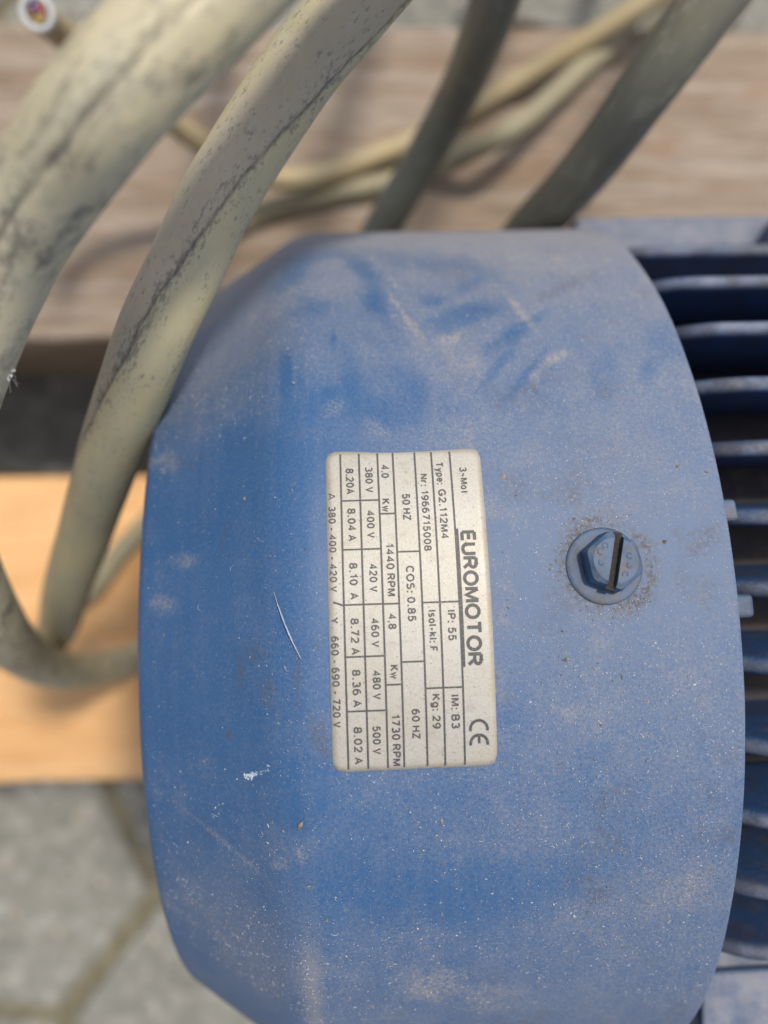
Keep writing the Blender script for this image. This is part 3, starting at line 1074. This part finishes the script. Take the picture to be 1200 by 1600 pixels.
def arc(name, cx, cs, r0, r1, a0, a1, n, parent):
    vs, fs = [], []
    for i in range(n + 1):
        t = math.radians(a0 + (a1 - a0) * i / n)
        for r in (r0, r1):
            vs.append(on_cover(cx + r * math.sin(t), cs + r * math.cos(t), INK))
    for i in range(n):
        fs.append((2 * i, 2 * i + 1, 2 * i + 3, 2 * i + 2))
    return mesh_obj(name, vs, fs, M_INK, parent, smooth=True)


arc('mark', 15.15, 1.95, 1.12, 1.58, 90 - 12, 270 + 12, 26, plate)     # C of the CE mark
arc('mark', 15.15, 4.25, 1.12, 1.58, 90 - 12, 270 + 12, 26, plate)     # E
strip('mark', 15.15, 3.0, 15.15, 4.25, .44, plate, 3)

# ------------------------------------------------------------------ slotted hexagon bolt on the cover
bx, bs = 37.5, -23.4
a_, b_, n_ = frame_at(bx, bs)
BF = Matrix((a_, b_, n_)).transposed()               # local -> world (x along axis, y up the picture, z out)
BC = on_cover(bx, bs, 0)


def bolt_space(bm):
    for v in bm.verts:
        v.co = BC + BF @ v.co


bm = bmesh.new()
rot = math.radians(38)
prof_h = [(.0001, .00466), (.0022, .00466), (.0031, .0043), (.0036, .0034)]
rings = []
for z, r in prof_h:
    ring = []
    for k in range(72):
        t = 2 * math.pi * k / 72
        w = ((t - rot) % (math.pi / 3)) - math.pi / 6
        hexr = .0043 / math.cos(w)
        q = min(hexr, .0049) if z < .003 else min(hexr * (r / .00466) ** .6, r * 1.05)
        ring.append(bm.verts.new((q * math.cos(t), q * math.sin(t), z)))
    rings.append(ring)
for i in range(3):
    for k in range(72):
        bm.faces.new((rings[i][k], rings[i][(k + 1) % 72], rings[i + 1][(k + 1) % 72], rings[i + 1][k]))
# top face split by the slot: rows of points across the slot direction
slot_dir = math.radians(90 - 14)
sd = Vector((math.cos(slot_dir), math.sin(slot_dir), 0))
sn = Vector((sd.y, -sd.x, 0))
bm.faces.new(rings[-1])
bolt = bm_obj('bolt', bm, M_BOLT, motor)
bolt_cut = bmesh.new()
add_box(bolt_cut, (0, 0, .0034), (.0120, .00145, .0022), Matrix.Rotation(slot_dir, 3, 'Z'))
cut_me = bpy.data.meshes.new('cut')
bolt_cut.to_mesh(cut_me)
bolt_cut.free()
cut = bpy.data.objects.new('cut', cut_me)
COL.objects.link(cut)
md = bolt.modifiers.new('slot', 'BOOLEAN')
md.operation = 'DIFFERENCE'
md.object = cut
md.solver = 'EXACT'
par_loc = bolt.location.copy()
bolt.parent = None
bolt.location = (0, 0, 0)
bpy.context.view_layer.update()
dg = bpy.context.evaluated_depsgraph_get()
new_me = bpy.data.meshes.new_from_object(bolt.evaluated_get(dg))
bolt.modifiers.clear()
bolt.data = new_me
bpy.data.objects.remove(cut)
bmb = bmesh.new()
bmb.from_mesh(new_me)
bolt_space(bmb)
bmb.to_mesh(new_me)
bmb.free()
bolt.parent = motor
bolt.location = par_loc
tag(bolt, 'blue painted hexagon bolt head with straight slot')
# dirt packed in the slot, its colour deepened to look shadowed
bm = bmesh.new()
add_box(bm, (0, 0, .00236), (.0094, .00142, .0003), Matrix.Rotation(slot_dir, 3, 'Z'))
bolt_space(bm)
bm_obj('slot_dirt', bm, M_DIRT, bolt)
# flange washer
bm = bmesh.new()
add_lathe(bm, [(-.0012, .0063), (.00003, .0063), (.00022, .0060), (.00036, .0056), (.00025, .0051), (.0002, .0036)], axis='Z', n=64, cap=False)
for v in bm.verts:
    v.co += Vector((-.0008, -.0004, 0))
bolt_space(bm)
bm_obj('washer', bm, M_BOLT, bolt, smooth=True)
# worn raised marks on the head
for (x, y, r0, r1, a0, a1) in [(-2.3, 1.5, .35, .62, 20, 300), (-1.5, 2.4, .3, .55, -60, 250), (-2.4, -.3, .25, .5, 120, 330), (2.2, .6, .3, .55, 40, 320), (2.0, -.9, .25, .5, 100, 350), (1.2, -2.3, .3, .52, -40, 210)]:
    bm = bmesh.new()
    n = 12
    rows = []
    for i in range(n + 1):
        t = math.radians(a0 + (a1 - a0) * i / n)
        row = []
        for r, z in ((r0 - .06, .00352), (r0 + .06, .00374), (r1 - .06, .00374), (r1 + .06, .00352)):
            row.append(bm.verts.new(((x + r * math.cos(t)) * MM, (y + r * math.sin(t)) * MM, z)))
        rows.append(row)
    for i in range(n):
        for k in range(3):
            bm.faces.new((rows[i][k], rows[i + 1][k], rows[i + 1][k + 1], rows[i][k + 1]))
    bmesh.ops.recalc_face_normals(bm, faces=bm.faces)
    bolt_space(bm)
    bm_obj('raised_mark', bm, M_BOLT, bolt, smooth=True)

# ------------------------------------------------------------------ finned housing
bm = bmesh.new()
add_lathe(bm, [(.030, .080), (.250, .080), (.250, .070), (.256, .070), (.262, .060), (.262, .03), (.270, .026), (.270, .016)], n=72)
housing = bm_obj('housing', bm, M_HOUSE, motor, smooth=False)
tag(housing, 'blue cast housing with cooling fins')
RT = .1052
X0F, X1F = .0605, .240


def fin(name, y, ztop, zbot, th, tilt=0.0):
    """upright plate along X with a rounded nose and crown."""
    n_nose = 7
    nose = .0140
    # order: from the nose bottom up to full height, then straight to the far end
    prof2 = [(X0F, ztop - .0080)] + [(X0F + nose * (k / n_nose), ztop - .0080 * (1 - math.sin(math.pi / 2 * k / n_nose)) ** 1.25) for k in range(1, n_nose + 1)]
    prof2 += [(X1F * .5 + X0F * .5, ztop), (X1F, ztop)]
    sec = [(-.5, -1, 0), (-.5, 0, -.0021), (-.40, 0, -.0008), (-.16, 0, 0), (.16, 0, 0), (.40, 0, -.0008), (.5, 0, -.0021), (.5, -1, 0)]
    P = np.zeros((len(prof2), len(sec), 3))
    for i, (x, z) in enumerate(prof2):
        for k, (w, b, dz) in enumerate(sec):
            zz = zbot if b == -1 else z + dz
            ww = th * (1.5 if b == -1 else 1.0) * w
            wv = .00025 * math.sin(x * 90 + y * 500)
            P[i, k] = (x, y + ww + wv, zz)
    me = grid_mesh(name, P, M_FIN)
    bmx = bmesh.new()
    bmx.from_mesh(me)
    bmx.verts.ensure_lookup_table()
    ns = len(sec)
    bmx.faces.new([bmx.verts[k] for k in range(ns)])
    bmx.faces.new([bmx.verts[(len(prof2) - 1) * ns + k] for k in range(ns)][::-1])
    bmesh.ops.recalc_face_normals(bmx, faces=bmx.faces)
    bmx.to_mesh(me)
    bmx.free()
    o = bpy.data.objects.new(name, me)
    link(o, housing)
    return o


FIN_Y = [96.5, 80.4, 67.0, 54.4, 41.8, 29.5, 17.0, 3.9, -10.3, -23.6, -37.8, -52.5]
for y in FIN_Y:
    yy = y * MM
    zt = math.sqrt(RT ** 2 - yy ** 2)
    zb = math.sqrt(.080 ** 2 - yy ** 2) - .006 if abs(yy) < .074 else .012
    fin('cooling_fin', yy, zt, max(zb, .012), .0034)
# side fins lie flat
for zc in (-.030, -.044, -.058):
    for sgn in (1, -1):
        bm = bmesh.new()
        yo = math.sqrt(RT ** 2 - zc ** 2)
        add_box(bm, (.147, sgn * (.065 + yo) / 2, zc), (.186, yo - .065, .0034))
        bevel_all(bm, .0012, 2)
        bm_obj('cooling_fin', bm, M_FIN, housing)


def casting(name, x0, x1, y0, y1, z0, z1, mat, parent, bev=.003):
    bm = bmesh.new()
    add_box(bm, ((x0 + x1) / 2, (y0 + y1) / 2, (z0 + z1) / 2), (x1 - x0, y1 - y0, z1 - z0))
    bevel_all(bm, bev, 3)
    return bm_obj(name, bm, mat, parent, smooth=False)


# flat ledge along the far side of the housing, and its rib
casting('side_ledge', .0605, .235, .070, .1135, -.012, .0205, M_LEDGE, housing, .002)
bm = bmesh.new()
add_box(bm, (.118, .104, .026), (.010, .018, .014), Matrix.Rotation(math.radians(-35), 3, 'Z'))
bevel_all(bm, .002, 2)
bm_obj('rib', bm, M_FIN, housing)
# terminal box on the near side: base flange and lid
tb = casting('terminal_box', .0625, .190, -.118, -.0545, .020, .0780, M_LEDGE, motor, .002)
casting('lid', .0635, .182, -.126, -.0622, .0782, .0806, M_LEDGE, tb, .0009)
# clips that hold the cover
for (x0, x1, s0, s1) in ((56, 62.7, -33.3, -29.3), (56, 63.2, -16.9, -12.9)):
    bm = bmesh.new()
    t0, t1 = s0 / 104, s1 / 104
    tm = (t0 + t1) / 2
    c = Vector(((x0 + x1) / 2 * MM, -.1045 * math.sin(tm), .1045 * math.cos(tm)))
    add_box(bm, c, ((x1 - x0) * MM, (s1 - s0) * MM, .0024), Matrix.Rotation(tm, 3, 'X'))
    bevel_all(bm, .0009, 3)
    bm_obj('clip', bm, M_BOLT, motor, smooth=False)
# feet: sole plates with webs up to the housing
for sgn in (1, -1):
    bm = bmesh.new()
    add_box(bm, (.165, sgn * .094, DECK + .0065), (.15, .050, .0126))
    add_box(bm, (.115, sgn * .082, -.072), (.014, .026, .068))
    add_box(bm, (.215, sgn * .082, -.072), (.014, .026, .068))
    add_box(bm, (.165, sgn * .074, -.072), (.11, .010, .068))
    bevel_all(bm, .0015, 2)
    bm_obj('foot', bm, M_FIN, motor)
bm = bmesh.new()
add_lathe(bm, [(.26, .014), (.328, .014), (.330, .013)], n=40)
bm_obj('shaft', bm, M_STEEL, motor, smooth=False)

# ------------------------------------------------------------------ cables


def spline(pts, step):
    """centripetal-ish Catmull-Rom through the points, resampled evenly (metres)."""
    P = np.array(pts, float) * MM
    P = np.vstack([2 * P[0] - P[1], P, 2 * P[-1] - P[-2]])
    out = []
    for i in range(1, len(P) - 2):
        p0, p1, p2, p3 = P[i - 1:i + 3]
        t0 = 0
        t1 = t0 + np.linalg.norm(p1 - p0) ** .5
        t2 = t1 + np.linalg.norm(p2 - p1) ** .5
        t3 = t2 + np.linalg.norm(p3 - p2) ** .5
        for t in np.linspace(t1, t2, 24, endpoint=False):
            A1 = (t1 - t) / (t1 - t0) * p0 + (t - t0) / (t1 - t0) * p1
            A2 = (t2 - t) / (t2 - t1) * p1 + (t - t1) / (t2 - t1) * p2
            A3 = (t3 - t) / (t3 - t2) * p2 + (t - t2) / (t3 - t2) * p3
            B1 = (t2 - t) / (t2 - t0) * A1 + (t - t0) / (t2 - t0) * A2
            B2 = (t3 - t) / (t3 - t1) * A2 + (t - t1) / (t3 - t1) * A3
            out.append((t2 - t) / (t2 - t1) * B1 + (t - t1) / (t2 - t1) * B2)
    out.append(P[-2])
    C = np.array(out)
    for _ in range(14):                                    # relax the small kinks
        C[1:-1] = C[1:-1] * .5 + (C[:-2] + C[2:]) * .25
    L = np.concatenate([[0], np.cumsum(np.linalg.norm(np.diff(C, axis=0), axis=1))])
    n = max(8, int(L[-1] / step))
    q = np.linspace(0, L[-1], n)
    return np.stack([np.interp(q, L, C[:, k]) for k in range(3)], 1), q


def frames(C, i0=0):
    T = np.gradient(C, axis=0)
    T /= np.linalg.norm(T, axis=1)[:, None]
    up = np.array([0, 0, 1.0])
    n = up - T[i0] * (up @ T[i0])
    if np.linalg.norm(n) < .2:
        n = np.array([0, 1.0, 0]) - T[i0] * T[i0][1]
    N = np.zeros_like(C)
    N[i0] = n / np.linalg.norm(n)
    for rng, back in ((range(i0 + 1, len(C)), -1), (range(i0 - 1, -1, -1), 1)):
        for i in rng:
            n = N[i + back] - T[i] * (N[i + back] @ T[i])
            N[i] = n / np.linalg.norm(n)
    return T, N, np.cross(T, N)


def cable(name, pts, r, mat, label, group=None, seam=None, nseg=72, step=.0007, side=None, squash=0.0, seed=0, cat='cable', ref=None):
    """pts in mm; seam: list of (distance mm, angle deg from the upper side, + = right of travel)."""
    pts = [(x, y, max(z, (DECK if y < 260 else GZ) * 1000 + r * 1000 + .3)) for x, y, z in pts]
    C, q = spline(pts, step)
    i0 = int(np.argmin(np.linalg.norm(C - np.array(ref) * MM, axis=1))) if ref else 0
    T, N, Bv = frames(C, i0)
    n = len(C)
    th = np.linspace(0, 2 * math.pi, nseg, endpoint=False) + math.pi     # uv seam underneath
    TH = np.tile(th, (n, 1))
    Q = np.tile(q[:, None], (1, nseg))
    rad = r * (1 + squash * np.cos(2 * (TH - .6 - Q * 9)) + (fbm(Q * 60 + 3, TH * 1.2 + 20, 7 + seed, 3) - .5) * .055)
    seamv = np.zeros((n, nseg))
    near = np.zeros((n, nseg))
    sidev = np.zeros((n, nseg))
    if seam:
        sq = np.array([s[0] for s in seam]) * MM + q[i0]             # measured from the reference point
        sa = np.radians([s[1] for s in seam])
        ang = np.interp(q, sq, sa)
        ok = ((q >= sq[0]) & (q <= sq[-1])).astype(float)
        # frame angle: th measured from N towards Bv; "right of travel" is -Bv
        wob = (fbm(Q * 110, Q * 0 + seed, 17 + seed, 3) - .5) * .25
        d = ((TH + (ang[:, None] + wob)) + math.pi) % (2 * math.pi) - math.pi
        dm = d * r * 1000                                   # mm from the seam
        # frames are twisted relative to straight up; correct it
        depth = .55 + .9 * fbm(Q * 240, Q * 0 + 3, 27 + seed, 3)
        seamv = np.exp(-(dm / .26) ** 2) * ok[:, None] * np.clip(depth - .15, 0, 1)
        near = np.exp(-(dm / 1.5) ** 2) * ok[:, None]
        rad = rad - .00042 * np.exp(-(dm / .45) ** 2) * ok[:, None] - .0001 * np.exp(-(dm / 1.6) ** 2) * ok[:, None]
        if side:
            sidev = np.clip(dm / 1.0 + .5, 0, 1) * np.clip((12.0 - dm) / 4, 0, 1) * ok[:, None]
    P = C[:, None, :] + rad[..., None] * (np.cos(TH)[..., None] * N[:, None, :] + np.sin(TH)[..., None] * Bv[:, None, :])
    # close the two ends with small caps
    P = np.concatenate([np.tile(C[:1, None, :], (1, nseg, 1)) + (P[:1] - C[:1, None, :]) * .02, P, np.tile(C[-1:, None, :], (1, nseg, 1)) + (P[-1:] - C[-1:, None, :]) * .02])
    pad = lambda a: np.concatenate([a[:1], a, a[-1:]])
    me = grid_mesh(name, P, mat, close_v=True, attrs={'seam': pad(seamv), 'near': pad(near), 'side': pad(sidev)}, flip=False)
    uvl = me.uv_layers.new(name='UVMap')
    vi = np.zeros(len(me.loops), dtype=np.int32)
    me.loops.foreach_get('vertex_index', vi)
    ii, kk = vi // nseg, vi % nseg
    # keep the last column continuous across the wrap
    kk = kk.reshape(-1, 4)
    wrap = (kk.max(1) == nseg - 1) & (kk.min(1) == 0)
    kk = np.where(wrap[:, None] & (kk == 0), nseg, kk).ravel()
    u = kk / nseg * 2 * math.pi * r
    qq = pad(q)
    uvl.data.foreach_set('uv', np.stack([u + seed * .37, qq[ii] + seed], 1).astype(np.float32).ravel())
    o = bpy.data.objects.new(name, me)
    c0 = Vector(C[n // 2])
    link(o)
    tag(o, label, cat, group)
    return o, C, T


PA = [(130, 530, -249), (130, 460, -212), (125, 390, -110), (115, 320, -15), (100, 255, 50), (75, 195, 84), (44, 150, 98), (28, 137, 113), (12, 122.5, 127), (-3.8, 108.6, 136.6), (-17.3, 93.1, 140.2), (-30.1, 80.6, 139.7), (-40.5, 74.7, 131.3), (-50.2, 67.5, 123.0), (-59.8, 56.9, 114.6), (-70.7, 45.2, 100.2), (-82.0, 29.8, 76.8), (-90.4, 7.8, 43.6), (-101.6, -9.4, -.8), (-106.4, -21.8, -41.0), (-107.5, -28.6, -79.0), (-100.8, -29.5, -102.8), (-88.3, -20.5, -108.8), (-76.9, -3.6, -108.4), (-70.5, 19.2, -108.3)]
PD = [(-30, 520, -249), (-30, 450, -205), (-20, 385, -90), (-10, 310, 5), (-5, 240, 70), (10, 185, 95), (22.0, 144.9, 95.5), (8.8, 129.8, 99.0), (-3.8, 114.9, 100.6), (-10.1, 108.9, 98.3), (-20.0, 97.0, 95.0), (-26.6, 86.7, 94.8), (-32.1, 76.2, 93.6), (-37.3, 66.9, 92.5), (-44.5, 57.5, 83.2), (-55.4, 45.5, 65.8), (-68.0, 32.4, 42.4), (-85.7, 13.1, 11.7), (-107.5, -6.0, -34.1), (-135.9, -21.8, -80.2), (-163.3, -22.9, -105.4), (-189.0, -9.0, -113.1), (-220.3, .5, -114.4), (-275, 4, -114), (-330, 12, -114)]
PB = [(65, 540, -249), (65, 470, -215), (62, 400, -110), (60, 330, -5), (56, 270, 70), (50, 225, 100), (46, 192, 96), (41.6, 172, 72), (37.4, 164.6, 46), (36.1, 161.7, 33), (33.0, 161.9, -4), (23.3, 150.8, -24.6), (9.6, 132.7, -37.1), (2.5, 127.5, -65.4), (1.3, 123.9, -97.4), (9.6, 111.7, -105.5), (35.3, 105.2, -104.4), (69.7, 102.8, -103.0)]
PC = [(205, 540, -249), (205, 460, -212), (200, 390, -100), (190, 320, 0), (165, 250, 68), (130, 200, 88), (97.7, 163.9, 78.5), (82.6, 147.4, 71.0), (69.7, 132.0, 57.5), (62.6, 123.1, 39.2), (57.6, 118.7, 25.0), (53.5, 117.5, 6), (52.7, 119.4, -25), (56.2, 122.4, -68.1), (60.6, 123.1, -98.0), (69.9, 115.6, -102.5), (92.7, 112.1, -101.6)]
PT1 = [(-90.0, 178.1, 8.5), (-90.6, 180.7, 1.5), (-89.7, 182.9, -7.5), (-87.1, 185.1, -19.4), (-61.7, 179.0, -63.4), (-44.7, 174.7, -80.7), (-30.0, 174.4, -91.1), (-11.0, 179.7, -98.3), (9.0, 189.5, -103.5), (26.6, 197.8, -107.4), (56.5, 212.9, -106.2), (80.3, 225.2, -102.8), (105.2, 235.7, -93.8), (127.8, 246.6, -86.9), (156.3, 263.3, -85.8), (197.8, 287.4, -88.3), (240, 322, -130), (272, 372, -222), (295, 440, -251), (310, 520, -251)]
PT2 = [(285, 520, -251), (268, 430, -251), (245, 370, -205), (225, 335, -140), (206.1, 311.7, -100.6), (156.0, 275.6, -102.4), (132.3, 254.9, -103.3), (117.2, 238.5, -103.3), (102.5, 224.1, -96.8), (88.3, 209.3, -89.3), (74.9, 196.3, -83.8), (63.4, 188.8, -84.2), (53.2, 186.3, -90.7), (42.8, 185.6, -100.1), (26.2, 182.2, -107.3), (6.7, 177.9, -108.1), (-10.7, 174.6, -108.8), (-31.9, 169.7, -109.6), (-46.5, 164.4, -110.2), (-64.2, 153.3, -110.9), (-77.7, 134.9, -111.3), (-91.3, 109.2, -111.2), (-103.4, 80.6, -110.5), (-116.4, 46.4, -112.4), (-127.5, 12.1, -112.6), (-130.5, 2.0, -112.7), (-125.4, -3.4, -112.5), (-118.1, 2.6, -112.2), (-109.2, 15.0, -111.9), (-100.8, 24.0, -111.6), (-87.8, 37.0, -111.1), (-73.1, 45.2, -110.6)]

cable('thick_cable', PA, .0065, M_CABLE_A, 'stained beige cable nearest the camera, looping through the top left corner', seam=[(0, 30), (60, 28), (190, 22)], nseg=84, step=.0006, seed=1, ref=(44, 150, 98))
cable('thick_cable', PD, .0065, M_CABLE_D, 'beige cable with dark crack along it, crossing the cover\'s left corner', seam=[(0, 110), (36, 96), (52, 70), (66, 50), (82, 30), (94, 12), (105, -2), (119, -18), (140, -46), (160, -80)], nseg=96, step=.0005, side=True, seed=2, ref=(22.0, 144.9, 95.5))
cable('thick_cable', PB, .0065, M_CABLE_B, 'olive cable dropping behind the middle of the cover\'s top edge', seed=3)
cable('thick_cable', PC, .0068, M_CABLE_B, 'olive grey cable at the upper right, dropping behind the cover', seed=4)
t1, C1, T1 = cable('thin_cable', PT1, .0045, M_CABLE_SUNLIT, 'thin tan cable with a cut end showing coloured wires, top left', seed=5, nseg=48, step=.001)
cable('thin_cable', PT2, .0045, M_CABLE_T, 'thin cable lying lower on the weathered beam, without a visible end', seed=6, nseg=48, step=.001)

# cut end of the thin cable
E0, D0 = Vector(C1[0]), -Vector(T1[0])
D0 = (D0 + Vector((.10, -.22, .35))).normalized()
R0 = D0.to_track_quat('Z', 'Y').to_matrix()


def end_part(name, bm, mat, parent, smooth=True):
    for v in bm.verts:
        v.co = E0 + R0 @ v.co
    bmesh.ops.recalc_face_normals(bm, faces=bm.faces)
    return bm_obj(name, bm, mat, parent, smooth)


bm = bmesh.new()
add_lathe(bm, [(-.003, .0046), (.0018, .0048), (.0024, .0045), (.0024, .0034), (.0016, .0031), (.0004, .0030)], axis='Z', n=40, cap=False)
ring = end_part('cut_sheath', bm, M_CUT, t1)
ring.location = (0, 0, 0)
bm = bmesh.new()
add_lathe(bm, [(-.002, .0031), (.0006, .0031), (.0007, .0008)], axis='Z', n=24)
end_part('filler', bm, M_FILL, t1).location = (0, 0, 0)
for k, col in enumerate([(.55, .12, .10), (.05, .12, .5), (.10, .06, .04), (.62, .55, .08), (.45, .30, .22)]):
    a = 2 * math.pi * k / 5 + .5
    cx, cy = .0017 * math.cos(a), .0017 * math.sin(a)
    bm = bmesh.new()
    add_lathe(bm, [(0, .00098), (.0017, .00098), (.0018, .0008)], axis='Z', n=16)
    for v in bm.verts:
        v.co += Vector((cx, cy, 0))
    w = end_part('wire', bm, mat_plain('wire insulation', col, .5), t1)
    w.location = (0, 0, 0)
    bm = bmesh.new()
    add_lathe(bm, [(.0015, .00055), (.00205, .00055), (.0021, .0004)], axis='Z', n=12)
    for v in bm.verts:
        v.co += Vector((cx, cy, 0))
    cu = end_part('copper_core', bm, M_COPPER, w)
    cu.location = (0, 0, 0)

# a tuft of lint caught on the near cable
vs, fs = [], []
base = Vector((-.0541, .0551, .1150))
for k in range(46):
    p = base + Vector((random.gauss(0, .0004), random.gauss(.0006, .0009), random.gauss(0, .0004)))
    d = Vector((random.gauss(.2, 1), random.gauss(-.3, 1), random.gauss(0, 1))).normalized()
    L = random.uniform(.0003, .0011) if k < 40 else random.uniform(.002, .0045)
    if k >= 40:
        d = Vector((random.gauss(.15, .2), -1, random.gauss(0, .3))).normalized()
    w = .00016 if k < 40 else .000016
    s = d.cross(Vector((0, 0, 1))).normalized() * w
    u = d.cross(s).normalized() * w
    n = len(vs)
    for f in (0, .5, 1):
        c = p + d * L * f + Vector((random.gauss(0, 1), random.gauss(0, 1), 0)) * L * .12
        vs += [c + s, c + u, c - s - u]
    for a in (0, 3):
        for b in range(3):
            fs.append((n + a + b, n + a + (b + 1) % 3, n + a + 3 + (b + 1) % 3, n + a + 3 + b))
for k in range(4):
    bmt = bmesh.new()
    bmesh.ops.create_icosphere(bmt, subdivisions=2, radius=random.uniform(.00035, .0006))
    off = base + Vector((random.gauss(0, .0002), k * .0005 - .0003, random.gauss(0, .0002)))
    n = len(vs)
    for v in bmt.verts:
        vs.append(off + v.co * random.uniform(.7, 1.3))
    for f in bmt.faces:
        fs.append(tuple(n + v.index for v in f.verts))
    bmt.free()
tag(mesh_obj('lint_tuft', vs, fs, M_CUT, None, smooth=False), 'small white tuft of lint clinging to the stained beige cable', 'lint')
